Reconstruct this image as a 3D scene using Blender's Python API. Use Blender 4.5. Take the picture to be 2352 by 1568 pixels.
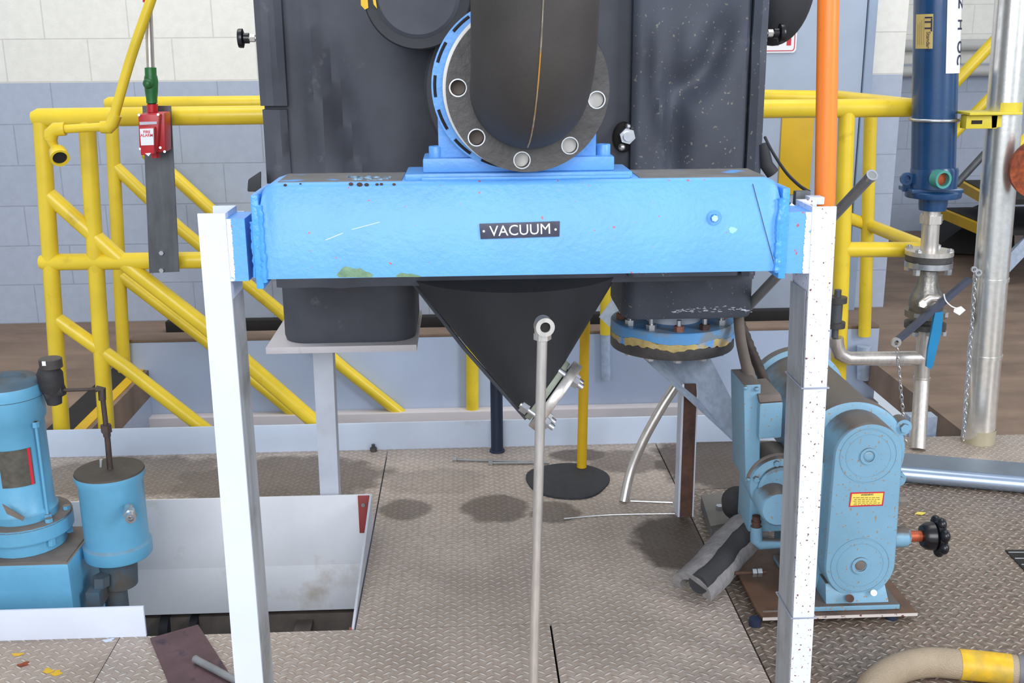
import bpy, bmesh, math, random
from mathutils import Vector, Matrix
random.seed(7)
D = bpy.data
for o in list(D.objects): D.objects.remove(o, do_unlink=True)
S = bpy.context.scene
COL = S.collection
R_ = math.radians

# ------------------------------------------------------------------ camera, world, lights
F, PITCH, YAW, ROLL, EYE = 2480.0, R_(15.4), R_(2.4), R_(-.5), 1.38
RM = (Matrix.Rotation(-YAW, 3, 'Z') @ Matrix.Rotation(math.pi/2-PITCH, 3, 'X') @ Matrix.Rotation(ROLL, 3, 'Z'))
cd = D.cameras.new('camera'); cam = D.objects.new('camera', cd); COL.objects.link(cam)
cam.matrix_world = Matrix.Translation((0, 0, EYE)) @ RM.to_4x4()
cd.sensor_width = 36; cd.sensor_fit = 'HORIZONTAL'; cd.lens = F/2352*36; cd.clip_start = .05; cd.clip_end = 100
S.camera = cam
CO = Vector((0, 0, EYE))
def ray(px, py): return RM @ Vector(((px-1176)/F, -(py-784)/F, -1))
def V(px, py, Y):                       # a point of the place on the vertical plane Y
    d = ray(px, py); return CO + d*(Y/d.y)
def G(px, py, Z=0):                     # a point of the place on the level Z
    d = ray(px, py); return CO + d*((Z-EYE)/d.z)

w = D.worlds.new('world'); S.world = w; w.use_nodes = True
bg = w.node_tree.nodes['Background']; bg.inputs[0].default_value = (.78, .88, 1.0, 1); bg.inputs[1].default_value = .58
def area(name, loc, target, sx, sy, power, col):
    l = D.lights.new(name, 'AREA'); l.shape = 'RECTANGLE'; l.size = sx; l.size_y = sy; l.energy = power; l.color = col
    o = D.objects.new(name, l); COL.objects.link(o); o.location = loc
    o.rotation_euler = (Vector(target)-Vector(loc)).to_track_quat('-Z', 'Y').to_euler()
    return o
area('daylight_door', (-.6, -3.6, 3.0), (0, 3, .6), 5.0, 3.2, 285, (.93, .96, 1.0))
area('daylight_window', (5.2, -1.2, 3.0), (.8, 3.5, .5), 1.6, 2.8, 170, (.92, .95, 1.0))
area('overhead_area', (0, 3.6, 5.2), (0, 4.0, 0), 5.0, 2.6, 110, (1.0, .97, .93))  # soft area light overhead, aimed down
vs = S.view_settings; vs.view_transform = 'Standard'; vs.look = 'None'; vs.gamma = 1; vs.use_curve_mapping = False
vs.exposure = .27

# ------------------------------------------------------------------ materials
def lin(c):
    return tuple((x/255/12.92 if x/255 <= .04045 else ((x/255+.055)/1.055)**2.4) for x in c)+(1,)
class N:                                # small node helper
    def __init__(s, name):
        s.m = D.materials.new(name); s.m.use_nodes = True; s.t = s.m.node_tree; s.b = s.t.nodes['Principled BSDF']
        s.tc = s.t.nodes.new('ShaderNodeTexCoord').outputs['Object']
    def n(s, kind, **k):
        x = s.t.nodes.new(kind)
        for a, v in k.items(): setattr(x, a, v)
        return x
    def l(s, a, b): s.t.links.new(a, b)
    def setv(s, sock, v):
        if hasattr(v, 'is_linked') or hasattr(v, 'links'): s.l(v, sock)
        else: sock.default_value = v
    def math(s, op, a, b=None, c=None, clamp=False):
        x = s.n('ShaderNodeMath', operation=op); x.use_clamp = clamp; s.setv(x.inputs[0], a)
        if b is not None: s.setv(x.inputs[1], b)
        if c is not None: s.setv(x.inputs[2], c)
        return x.outputs[0]
    def noise(s, scale, detail=3, rough=.55, vec=None, dist=0):
        x = s.n('ShaderNodeTexNoise'); x.inputs['Scale'].default_value = scale; x.inputs['Detail'].default_value = detail
        x.inputs['Roughness'].default_value = rough; x.inputs['Distortion'].default_value = dist
        s.l(vec or s.tc, x.inputs['Vector']); return x.outputs[0]
    def scaled(s, v):
        x = s.n('ShaderNodeMapping'); x.inputs['Scale'].default_value = v; s.l(s.tc, x.inputs['Vector']); return x.outputs[0]
    def ramp(s, f, a, b): 
        x = s.n('ShaderNodeMapRange'); x.inputs[1].default_value = a; x.inputs[2].default_value = b; s.setv(x.inputs[0], f); return x.outputs[0]
    def mix(s, f, a, b, mode='MIX'):
        x = s.n('ShaderNodeMix', data_type='RGBA', blend_type=mode); s.setv(x.inputs['Factor'], f); s.setv(x.inputs['A'], a); s.setv(x.inputs['B'], b); return x.outputs['Result']
    def bump(s, h, strength, dist=.01):
        x = s.n('ShaderNodeBump'); x.inputs['Strength'].default_value = strength; x.inputs['Distance'].default_value = dist
        s.setv(x.inputs['Height'], h)
        if s.b.inputs['Normal'].is_linked: s.l(s.b.inputs['Normal'].links[0].from_socket, x.inputs['Normal'])
        s.l(x.outputs[0], s.b.inputs['Normal'])
def M(name, col, rough=.5, metal=0, var=.08, vs_=6, bump=0, bs=80, spots=None, dirt=None, stretch=None, coat=0, settled=None):
    k = N(name); c = lin(col)
    vec = k.scaled(stretch) if stretch else None
    f = k.noise(vs_, 4, vec=vec)
    dark = tuple(x*(1-var*2) for x in c[:3])+(1,); lite = tuple(min(1, x*(1+var)) for x in c[:3])+(1,)
    out = k.mix(k.ramp(f, .3, .7), dark, lite)
    if dirt:                            # (colour, scale, from, to)
        out = k.mix(k.ramp(k.noise(dirt[1], 6, .65), dirt[2], dirt[3]), out, lin(dirt[0]))
    for sp in (spots or []):            # (colour, scale, from, to)
        out = k.mix(k.ramp(k.noise(sp[1], 1, .4), sp[2], sp[3]), out, lin(sp[0]))
    if settled:                         # dust lying on whatever faces up: (colour, from, to)
        g = k.n('ShaderNodeNewGeometry'); sp_ = k.n('ShaderNodeSeparateXYZ'); k.l(g.outputs['Normal'], sp_.inputs[0])
        f_ = k.ramp(k.math('ADD', sp_.outputs[2], k.math('MULTIPLY', k.math('SUBTRACT', k.noise(18, 4), .5), .5)), settled[1], settled[2])
        out = k.mix(f_, out, lin(settled[0]))
    k.l(out, k.b.inputs['Base Color'])
    k.b.inputs['Roughness'].default_value = rough; k.b.inputs['Metallic'].default_value = metal
    k.b.inputs['Coat Weight'].default_value = coat
    if bump: k.bump(k.noise(bs, 3, vec=vec), bump, .004)
    return k.m

blue = M('blue_paint', (100, 166, 234), .42, var=.06, vs_=5, bump=.35, bs=70, spots=[((170, 104, 116), 85, .725, .77)])
blue_plain = M('blue_paint_plain', (96, 158, 224), .38, var=.06, bump=.3, bs=60)
blue_weld = M('blue_weld_paint', (80, 160, 240), .3, var=.08, bump=.8, bs=45)
dusty = M('grey_dust_on_steel', (112, 110, 108), .8, var=.12, vs_=12, bump=.3, bs=120, spots=[((90, 150, 210), 14, .62, .72)])
white_p = M('white_paint', (214, 220, 234), .42, var=.03, bump=.06, bs=60)
white_rust = M('white_paint_rust_specks', (222, 224, 232), .42, var=.03, spots=[((120, 62, 46), 150, .67, .72)], bump=.06)
white_side = M('worn_white_paint', (198, 203, 214), .5, var=.05, vs_=9, dirt=((165, 160, 150), 3, .5, .8))
leg_inner = M('shaded_scuffed_web', (168, 170, 174), .55, var=.12, vs_=5, stretch=(6, 6, .8), dirt=((110, 108, 102), 5, .5, .75))  # inner leg faces: shade painted in as darker grey, plus scuffs
toe_m = M('toe_plate_paint', (200, 212, 230), .5, var=.04, vs_=4, dirt=((160, 152, 138), 3.3, .60, .9))
panel_m = M('trough_panel_paint', (222, 222, 226), .5, var=.04, vs_=5, dirt=((176, 160, 140), 5, .55, .8), stretch=(1, 1, .5))
yellow = M('yellow_pipe_paint', (236, 204, 52), .3, var=.08, vs_=5, bump=.1, bs=50, dirt=((176, 138, 34), 9, .62, .85))
yellow_f = M('yellow_flat_paint', (216, 172, 10), .55, var=.05)
black_ins = M('black_insulation', (74, 76, 84), .7, var=.16, vs_=5, bump=.3, bs=8, dirt=((104, 104, 108), 16, .64, .8))
black_dark = M('black_rubber', (44, 45, 49), .65, var=.15, vs_=5, bump=.15, bs=30)
black_spot = M('black_insulation_specked', (66, 71, 82), .62, var=.18, vs_=3.2, bump=.35, bs=6, spots=[((118, 114, 106), 120, .685, .75)], dirt=((96, 98, 106), 12, .62, .8))
black_cast = M('black_cast_iron', (78, 75, 74), .5, metal=.2, var=.15, vs_=20, bump=.3, bs=90, dirt=((118, 88, 72), 15, .62, .82))
rusty = M('rusty_iron', (92, 62, 50), .75, var=.2, vs_=25, bump=.5, bs=80, dirt=((50, 40, 38), 9, .45, .7))
rust_orange = M('orange_rust', (160, 76, 38), .85, var=.2, vs_=40, bump=.5, bs=70, dirt=((84, 40, 30), 22, .45, .65))
steel = M('stainless_steel', (214, 207, 200), .36, metal=.78, var=.08, vs_=30, stretch=(3, 3, .6), dirt=((150, 132, 118), 9, .6, .85))
zinc = M('zinc_plated_steel', (200, 202, 205), .32, metal=.9, var=.1, vs_=30)
galv = M('galvanised_steel', (186, 200, 220), .45, metal=.3, var=.09, vs_=45, dirt=((150, 158, 168), 8, .55, .8))
silver = M('silver_jacket', (236, 234, 228), .26, metal=.85, var=.05, vs_=50, bump=.04, bs=150, dirt=((190, 180, 160), 3, .6, .9))
darkpipe = M('dark_pipe_rust', (74, 62, 58), .6, metal=.2, var=.2, vs_=30, bump=.2)
greybar = M('grey_pipe', (142, 143, 144), .45, metal=.4, var=.12, vs_=14)
orange = M('orange_pipe_paint', (245, 130, 45), .35, var=.05, vs_=3, stretch=(8, 8, .7), bump=.08, dirt=((140, 60, 20), 26, .70, .80))
navy_d = M('dark_navy_paint', (30, 42, 66), .5, var=.1)
mblue = M('machine_blue_paint', (100, 166, 200), .38, var=.06, vs_=6, bump=.15, bs=60, dirt=((128, 138, 142), 9, .66, .85), settled=((118, 108, 100), .50, .9))
mblue2 = M('pump_blue_paint', (122, 164, 188), .45, var=.05, vs_=6, bump=.12, spots=[((150, 128, 104), 130, .66, .74)], settled=((92, 84, 78), .45, .8))
mdust = M('dust_on_machine', (118, 108, 100), .85, var=.12, vs_=18, bump=.2)
dusty_blue = M('dusty_blue_paint', (72, 98, 116), .7, var=.12, vs_=12, dirt=((84, 78, 72), 9, .40, .62))
dblue = M('navy_enamel', (26, 66, 108), .3, var=.12, vs_=6, bump=.05, coat=.3)
red = M('red_enamel', (196, 34, 44), .35, var=.12, vs_=12, bump=.1)
green = M('green_paint', (40, 112, 56), .4, var=.18, vs_=18, bump=.1)
white_l = M('white_label', (240, 240, 242), .5, var=.01)
ink = M('dark_ink', (40, 40, 70), .6)
redink = M('red_ink', (205, 40, 60), .5)
yelab = M('yellow_label', (236, 212, 96), .5, var=.04)
yeband = M('yellow_band', (226, 178, 28), .45, var=.12, vs_=30, dirt=((170, 150, 70), 12, .5, .75))
tanlab = M('tan_label', (196, 172, 104), .5, var=.05)
plate_grey = M('dark_grey_plate', (92, 94, 98), .45, metal=.3, var=.14, vs_=9, stretch=(4, 4, .8), bump=.05)
purple = M('purple_brown_plate', (98, 74, 78), .6, metal=.2, var=.12, vs_=14, dirt=((60, 50, 66), 22, .56, .68))
foam = M('grey_foam', (134, 130, 130), .95, var=.12, vs_=30, bump=1, bs=60)
foam_d = M('dark_foam_face', (56, 56, 58), .95, var=.1, bump=.5)
copper = M('copper_fitting', (190, 96, 66), .4, metal=.6, var=.1)
cast_dust = M('dusty_black_valve', (52, 50, 52), .7, var=.2, vs_=20, bump=.3)
tan = M('torn_gasket', (196, 172, 112), .85, var=.15, vs_=30, bump=.6, bs=60, dirt=((90, 160, 225), 10, .56, .62))
hose_m = M('braided_hose', (166, 148, 124), .5, var=.12, vs_=8, bump=.6, bs=300)
bracket_y = M('bracket_yellow', (216, 196, 50), .45, var=.08, bump=.1, dirt=((90, 80, 30), 9, .62, .75))
conc = M('brown_concrete', (134, 112, 95), .7, var=.14, vs_=2.4, stretch=(.6, 3, 1), dirt=((98, 80, 68), 2.2, .45, .8), bump=.15, bs=120)
darkgap = M('dark_underfloor', (30, 27, 26), .8, var=.2)
ledge_m = M('beige_ledge', (214, 206, 206), .6, var=.03, dirt=((176, 150, 130), 5, .6, .85), stretch=(.6, 1, 2))
pit_m = M('grey_blue_wall_paint', (178, 190, 212), .40, var=.05, vs_=2, bump=.05, bs=100)
door_m = M('grey_door_paint', (166, 178, 196), .5, var=.03)
frame_m = M('door_frame_paint', (146, 162, 184), .5, var=.04)
black_mat = M('black_rubber_mat', (44, 45, 50), .75, var=.12, vs_=30, bump=.2, bs=200)
knob_m = M('black_knob', (24, 24, 28), .25, var=.05)
teal = M('teal_paint', (70, 150, 140), .5, var=.1)
blue_h = M('blue_handle', (30, 130, 180), .4, var=.1)
pale_pipe = M('pale_wall_pipe', (190, 188, 184), .5, var=.04)
paint_w = M('white_overspray', (228, 232, 242), .45, var=.03, dirt=((120, 180, 235), 60, .60, .66))

def wall_material():
    k = N('block_wall'); m = k.n('ShaderNodeMapping'); m.inputs['Rotation'].default_value = (R_(90), 0, 0)
    sep = k.n('ShaderNodeSeparateXYZ'); k.l(k.tc, sep.inputs[0])
    cmb = k.n('ShaderNodeCombineXYZ'); k.l(sep.outputs[0], cmb.inputs[0]); k.l(sep.outputs[2], cmb.inputs[1])
    br = k.n('ShaderNodeTexBrick'); k.l(cmb.outputs[0], br.inputs['Vector'])
    br.inputs['Scale'].default_value = 1; br.inputs['Brick Width'].default_value = .406; br.inputs['Row Height'].default_value = .203
    br.inputs['Mortar Size'].default_value = .0035; br.inputs['Mortar Smooth'].default_value = .4; br.offset = .5
    br.inputs['Color1'].default_value = (1, 1, 1, 1); br.inputs['Color2'].default_value = (.96, .96, .96, 1); br.inputs['Mortar'].default_value = (.78, .78, .78, 1)
    up = k.math('GREATER_THAN', sep.outputs[2], 1.215)
    base = k.mix(up, lin((172, 181, 198)), lin((236, 233, 224)))
    n = k.noise(26, 4); base = k.mix(k.ramp(n, .35, .65), k.mix(1.0, base, (.94, .94, .94, 1), 'MULTIPLY'), base)
    low = k.ramp(sep.outputs[2], .05, .0)
    out = k.mix(1.0, base, br.outputs['Color'], 'MULTIPLY')
    k.l(out, k.b.inputs['Base Color']); k.b.inputs['Roughness'].default_value = .6
    k.bump(k.noise(160, 2), .25, .003); k.bump(k.math('MULTIPLY', br.outputs['Fac'], -1.0), .4, .004)
    return k.m
wall_m = wall_material()

STAINS = []                             # (x, y, rx, ry, strength) oil and water marks on the plates
for (px, py, rx, ry, st) in [(930, 1170, 62, 24, .55), (1140, 1167, 80, 32, .6), (1275, 1176, 60, 26, .6), (1560, 1245, 108, 62, .8),
                             (1330, 1045, 70, 14, .7), (1000, 1105, 120, 30, .25), (640, 1100, 260, 52, .62), (300, 1095, 260, 46, .5), (1680, 1060, 190, 60, .8), (1440, 1060, 90, 26, .5)]:
    a = G(px, py); b = G(px+rx, py); c = G(px, py-ry)
    STAINS.append((a.x, a.y, abs(b.x-a.x), abs(c.y-a.y), st))
def tread_material(name, base, lug, paint=False, glossy=0, stains=()):
    k = N(name); sep = k.n('ShaderNodeSeparateXYZ'); k.l(k.tc, sep.inputs[0]); X, Y = sep.outputs[0], sep.outputs[1]
    P, Q = .0335, .0295
    def lat(ox, oy, ang):
        u = k.math('SUBTRACT', k.math('FRACT', k.math('ADD', k.math('DIVIDE', X, P), ox)), .5)
        v = k.math('SUBTRACT', k.math('FRACT', k.math('ADD', k.math('DIVIDE', Y, Q), oy)), .5)
        u = k.math('MULTIPLY', u, P); v = k.math('MULTIPLY', v, Q); c, s = math.cos(ang), math.sin(ang)
        a = k.math('ADD', k.math('MULTIPLY', u, c), k.math('MULTIPLY', v, s))
        b = k.math('SUBTRACT', k.math('MULTIPLY', v, c), k.math('MULTIPLY', u, s))
        q = k.math('ADD', k.math('POWER', k.math('DIVIDE', a, .0125), 2), k.math('POWER', k.math('DIVIDE', b, .0036), 2))
        return k.math('SUBTRACT', 1, q, clamp=True)
    h = k.math('MAXIMUM', lat(0, 0, R_(-36)), lat(.5, .5, R_(36)))
    h = k.math('POWER', h, .5)
    f = k.noise(3, 5, .6); c0 = k.mix(k.ramp(f, .35, .68), lin(base), lin(tuple(x*.80 for x in base)))
    f2 = k.noise(60, 3, .6); c0 = k.mix(k.ramp(f2, .3, .8), c0, lin((160, 140, 126)))
    out = k.mix(k.math('MULTIPLY', k.ramp(h, .55, 1), .7), c0, lin(lug))
    rough = k.ramp(k.noise(7, 4), .3, .7)
    mask = None
    for (x, y, rx, ry, st) in stains:
        q = k.math('ADD', k.math('POWER', k.math('DIVIDE', k.math('SUBTRACT', X, x), rx), 2), k.math('POWER', k.math('DIVIDE', k.math('SUBTRACT', Y, y), ry), 2))
        q = k.math('ADD', q, k.math('MULTIPLY', k.math('SUBTRACT', k.noise(14, 3), .5), 1.2))
        mk = k.math('MULTIPLY', k.ramp(q, 1.15, .75), st); mask = mk if mask is None else k.math('MAXIMUM', mask, mk)
    if mask is not None: out = k.mix(mask, out, lin((52, 38, 26)))
    if paint:
        for colr, sc, a, b in (((205, 170, 30), 7, .68, .71), ((190, 84, 40), 9, .70, .73), ((70, 90, 140), 8.3, .71, .74)):
            out = k.mix(k.ramp(k.noise(sc, 3, .6), a, b), out, lin(colr))
    k.l(out, k.b.inputs['Base Color'])
    k.b.inputs['Metallic'].default_value = .25
    k.l(k.math('ADD', .32 if glossy else .42, k.math('MULTIPLY', rough, .2)), k.b.inputs['Roughness'])
    k.bump(k.noise(220, 2), .12, .002); k.bump(h, .9, .0035)
    return k.m
tread = tread_material('checker_plate', (192, 179, 169), (224, 217, 210), stains=STAINS)
tread_p = tread_material('checker_plate_paint_drips', (184, 168, 154), (216, 206, 194), paint=True)
tread_d = tread_material('checker_plate_dark', (98, 84, 70), (206, 198, 186), glossy=1)  # darker ground colour, slightly lower roughness

# ------------------------------------------------------------------ mesh helpers
class MB:
    def __init__(s): s.b = bmesh.new()
    def face(s, vs):
        try: return s.b.faces.new(vs)
        except ValueError: return None
    def hexa(s, p, bev=0):              # p: bottom four then top four, both counter-clockwise
        v = [s.b.verts.new(q) for q in p]
        fs = [s.face([v[i] for i in f]) for f in ((3, 2, 1, 0), (4, 5, 6, 7), (0, 1, 5, 4), (1, 2, 6, 5), (2, 3, 7, 6), (3, 0, 4, 7))]
        if bev:
            es = set(e for f in fs for e in f.edges)
            bmesh.ops.bevel(s.b, geom=list(es), offset=bev, segments=2, affect='EDGES', profile=.6)
        return s
    def box(s, a, b, bev=0):
        (x0, x1), (y0, y1), (z0, z1) = [sorted(t) for t in zip(a, b)]
        return s.hexa([(x0, y0, z0), (x1, y0, z0), (x1, y1, z0), (x0, y1, z0), (x0, y0, z1), (x1, y0, z1), (x1, y1, z1), (x0, y1, z1)], bev)
    def rings(s, rings, caps=True, closed=False):
        rv = [[s.b.verts.new(p) for p in r] for r in rings]; n = len(rv[0])
        m = len(rv)
        for i in range(m if closed else m-1):
            a, b = rv[i], rv[(i+1) % m]
            for j in range(n): s.face([a[j], a[(j+1) % n], b[(j+1) % n], b[j]])
        if caps and not closed: s.face(list(reversed(rv[0]))); s.face(rv[-1])
        return s
    def tube(s, pts, r, n=18, caps=True, closed=False):
        pts = [Vector(p) for p in pts]; m = len(pts); rs = r if isinstance(r, (list, tuple)) else [r]*m
        out = []; up = None
        for i, p in enumerate(pts):
            if closed: t = (pts[(i+1) % m]-pts[i-1]).normalized()
            else: t = (pts[min(i+1, m-1)]-pts[max(i-1, 0)]).normalized()
            if up is None: up = t.orthogonal().normalized()
            up = (up-t*up.dot(t)).normalized(); q = t.cross(up)
            out.append([p+(up*math.cos(a)+q*math.sin(a))*rs[i] for a in [2*math.pi*j/n for j in range(n)]])
        return s.rings(out, caps, closed)
    def lathe(s, prof, o, axis, n=32, closed=False):   # prof: (radius, distance along axis)
        o = Vector(o); ax = Vector(axis).normalized(); u = ax.orthogonal().normalized(); q = ax.cross(u)
        if abs(ax.z) > .99: u = Vector((1, 0, 0)); q = ax.cross(u)
        out = [[o+ax*h+(u*math.cos(a)+q*math.sin(a))*max(r, 1e-5) for a in [2*math.pi*j/n for j in range(n)]] for r, h in prof]
        return s.rings(out, not closed, closed)
    def cyl(s, a, b, r, r2=None, n=24):
        a, b = Vector(a), Vector(b); return s.lathe([(r, 0), (r if r2 is None else r2, (b-a).length)], a, b-a, n)
    def hexn(s, a, b, r): return s.cyl(a, b, r, n=6)
    def ring(s, o, axis, r0, r1, h0, h1, n=40): return s.lathe([(r0, h0), (r1, h0), (r1, h1), (r0, h1)], o, axis, n, closed=True)
    def prism(s, poly, vec):
        a = [s.b.verts.new(p) for p in poly]; b = [s.b.verts.new(Vector(p)+Vector(vec)) for p in poly]; n = len(a)
        s.face(list(reversed(a))); s.face(b)
        for j in range(n): s.face([a[j], a[(j+1) % n], b[(j+1) % n], b[j]])
        return s
    def section(s, poly, p0, p1):       # an x-y section swept from p0 to p1
        p0, p1 = Vector(p0), Vector(p1); a = [p0+Vector((x, y, 0)) for x, y in poly]; return s.prism(a, p1-p0)
    def ball(s, c, r, sc=(1, 1, 1), seg=16):
        m = Matrix.Translation(c) @ Matrix.Diagonal((sc[0], sc[1], sc[2], 1)); bmesh.ops.create_uvsphere(s.b, u_segments=seg*2, v_segments=seg, radius=r, matrix=m); return s
    def data(s, me, mat=None):
        me = me.copy()
        if mat is not None: me.transform(mat)
        s.b.from_mesh(me); D.meshes.remove(me); return s
ORG = {}
def obj(name, mb, mat, parent=None, smooth=40):
    bmesh.ops.recalc_face_normals(mb.b, faces=mb.b.faces)
    for f in mb.b.faces: f.smooth = True
    for e in mb.b.edges:
        if len(e.link_faces) == 2 and e.calc_face_angle(0) > R_(smooth): e.smooth = False
    if parent is None:
        xs = [v.co for v in mb.b.verts]; zmin = min(v.z for v in xs)
        org = Vector(((min(v.x for v in xs)+max(v.x for v in xs))/2, (min(v.y for v in xs)+max(v.y for v in xs))/2, zmin))
    else: org = ORG[parent]
    # material coordinates stay in metres of the place: the object's own origin is only shifted for things
    me = D.meshes.new(name)
    for v in mb.b.verts: v.co -= org
    mb.b.to_mesh(me); mb.b.free()
    me.materials.append(mat)
    o = D.objects.new(name, me); COL.objects.link(o)
    if parent is None: o.location = org
    else: o.parent = parent
    ORG[o] = org
    return o
def tag(o, label=None, cat=None, group=None, kind=None):
    if label: o['label'] = label
    if cat: o['category'] = cat
    if group: o['group'] = group
    if kind: o['kind'] = kind
    return o
def thing(name, label, cat, loc, group=None):
    o = D.objects.new(name, None); o.empty_display_size = .05; COL.objects.link(o); o.location = loc; ORG[o] = Vector(loc)
    return tag(o, label, cat, group)
def struct(name, mb, mat):             # setting: origin kept at the place's origin
    global ORG
    me_o = obj(name, mb, mat); org = ORG[me_o]; me_o.data.transform(Matrix.Translation(org)); me_o.location = (0, 0, 0); ORG[me_o] = Vector((0, 0, 0))
    me_o['kind'] = 'structure'; return me_o
def curve_mesh(cu):
    o = D.objects.new('tmp', cu); COL.objects.link(o); bpy.context.view_layer.update()
    me = D.meshes.new_from_object(o.evaluated_get(bpy.context.evaluated_depsgraph_get()))
    D.objects.remove(o, do_unlink=True); D.curves.remove(cu); return me
def text_mesh(txt, size, depth=.0005, bold=0, sx=1, align='CENTER'):
    cu = D.curves.new('t', 'FONT'); cu.body = txt; cu.size = size; cu.extrude = depth; cu.offset = bold; cu.align_x = align; cu.align_y = 'CENTER'; cu.resolution_u = 3
    me = curve_mesh(cu); me.transform(Matrix.Diagonal((sx, 1, 1, 1))); return me
def facing(p, rot=0, yaw=0, tilt=0):    # text lying in x-y turned to stand up facing the viewer's side (-Y)
    return Matrix.Translation(p) @ Matrix.Rotation(yaw, 4, 'Z') @ Matrix.Rotation(R_(90)+tilt, 4, 'X') @ Matrix.Rotation(rot, 4, 'Z')
def holed(outer, holes, th):            # flat plate in x-y with round holes, extruded
    cu = D.curves.new('h', 'CURVE'); cu.dimensions = '2D'; cu.fill_mode = 'BOTH'; cu.extrude = th/2
    for pts in [outer]+holes:
        sp = cu.splines.new('POLY'); sp.points.add(len(pts)-1); sp.use_cyclic_u = True
        for i, (x, y) in enumerate(pts): sp.points[i].co = (x, y, 0, 1)
    return curve_mesh(cu)
def circ(cx, cy, r, n=40): return [(cx+r*math.cos(2*math.pi*i/n), cy+r*math.sin(2*math.pi*i/n)) for i in range(n)]
def smoothpath(pts, k=6):
    pts = [Vector(p) for p in pts]; out = []
    for i in range(len(pts)-1):
        p0, p1, p2, p3 = pts[max(i-1, 0)], pts[i], pts[i+1], pts[min(i+2, len(pts)-1)]
        for j in range(k):
            t = j/k; out.append(.5*((2*p1)+(p2-p0)*t+(2*p0-5*p1+4*p2-p3)*t*t+(3*p1-p0-3*p2+p3)*t*t*t))
    out.append(pts[-1]); return out
def down(a, b, z):                      # extend the line a-b to level z
    a, b = Vector(a), Vector(b); return a+(b-a)*((z-a.z)/(b.z-a.z))
def rrect(x0, x1, y0, y1, r, n=6):
    out = []
    for cx, cy, a0 in ((x1-r, y1-r, 0), (x0+r, y1-r, 90), (x0+r, y0+r, 180), (x1-r, y0+r, 270)):
        out += [(cx+r*math.cos(R_(a0+90*i/n)), cy+r*math.sin(R_(a0+90*i/n))) for i in range(n+1)]
    return out

# ------------------------------------------------------------------ the setting
TH = .008
def plate(x0, x1, y0, y1, mat, name='floor_plate'):
    return struct(name, MB().box((x0, y0, -TH), (x1, y1, 0)), mat)
XS, YS, XS2 = -.290, 2.380, .190        # seams
YT = 3.60                               # toe plate
YP = 2.97                               # panel behind the floor opening
XD = G(1640, 1300).x                    # left edge of the dark plates
plate(XS, XD+.0, YS+.002, YT, tread)
plate(-2.2, XS-.004, YP+.012, YT, tread)
plate(-2.2, -.86, .9, YS-.002, tread_p)
plate(-.858, XS2-.004, .9, YS-.002, tread)
plate(XS2+.001, XD, .9, G(1400, 1478).y-.0015, tread)
plate(XS2+.001, XD, G(1400, 1478).y+.0005, YS-.002, tread)
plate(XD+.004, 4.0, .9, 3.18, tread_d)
plate(XD+.004, 4.0, 3.184, YT, tread)
struct('floor', MB().box((-6, YT+.06, -.12), (-1.42, 5.55, 0)).box((1.80, 3.60, -.12), (9, 9, 0)).box((-1.42, 4.75, -.12), (1.80, 5.55, 0)).box((-6, YT, -.12), (-1.42, YT+.06, 0)), conc)
# stairwell beyond the toe plate
xl = G(172, 985).x
struct('floor_pit', MB().box((-1.5, 3.0, -1.6), (2.2, 4.8, -1.5)), conc)
struct('wall_pit_back', MB().box((V(303, 850, 4.65).x, 4.65, -1.5), (1.86, 4.70, .125)), pit_m)
struct('trim_1', MB().box((V(303, 850, 4.65).x, 4.65, .125), (1.86, 4.77, .14), .004), conc)
struct('trim_2', MB().box((V(330, 850, 4.65).x, 4.585, -.60), (1.86, 4.649, -.205), .006).box((V(330, 850, 4.65).x, 4.578, -.60), (1.86, 4.59, -.285)), ledge_m)
struct('trim_3', MB().box((V(380, 750, 5.3).x, 5.30, 0), (V(1845, 710, 5.3).x, 5.36, .055), .003), darkgap)
struct('wall_pit_left', MB().box((-1.47, 3.62, -1.5), (-1.42, 4.75, -.121)), pit_m)
struct('wall_pit_front', MB().box((-1.47, 3.53, -1.5), (2.0, 3.58, -.02)), pit_m)
XR = V(2050, 450, 5.55).x
struct('wall_back', MB().box((-6, 5.55, 0), (XR, 5.75, 3.4)), wall_m)
struct('wall_recess_left', MB().box((XR-.2, 5.75, 0), (XR, 7.9, 3.4)), wall_m)
struct('wall_recess_back', MB().box((XR-.2, 7.9, 0), (9, 8.1, 3.4)), wall_m)
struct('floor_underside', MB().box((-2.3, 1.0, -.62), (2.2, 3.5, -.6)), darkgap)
# door
dl, dr = V(1640, 400, 5.5).x, V(1964, 400, 5.5).x
d1 = struct('door_1', MB().box((dl, 5.505, .01), (dr, 5.55, 2.1), .003), door_m)
struct('trim_door', MB().box((dr+.004, 5.49, 0), (V(1985, 400, 5.5).x, 5.55, 2.15), .004).box((dl-.06, 5.49, 0), (dl-.004, 5.55, 2.15), .004).box((dl-.06, 5.49, 2.104), (V(1985, 400, 5.5).x, 5.549, 2.16), .004), frame_m)
a, b = V(1797, 255, 5.5), V(1857, 470, 5.5)
tag(obj('push_plate', MB().box((a.x, 5.495, .62), (b.x, 5.505, a.z), .002), yellow_f, d1), 'flat yellow vertical plate')
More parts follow.
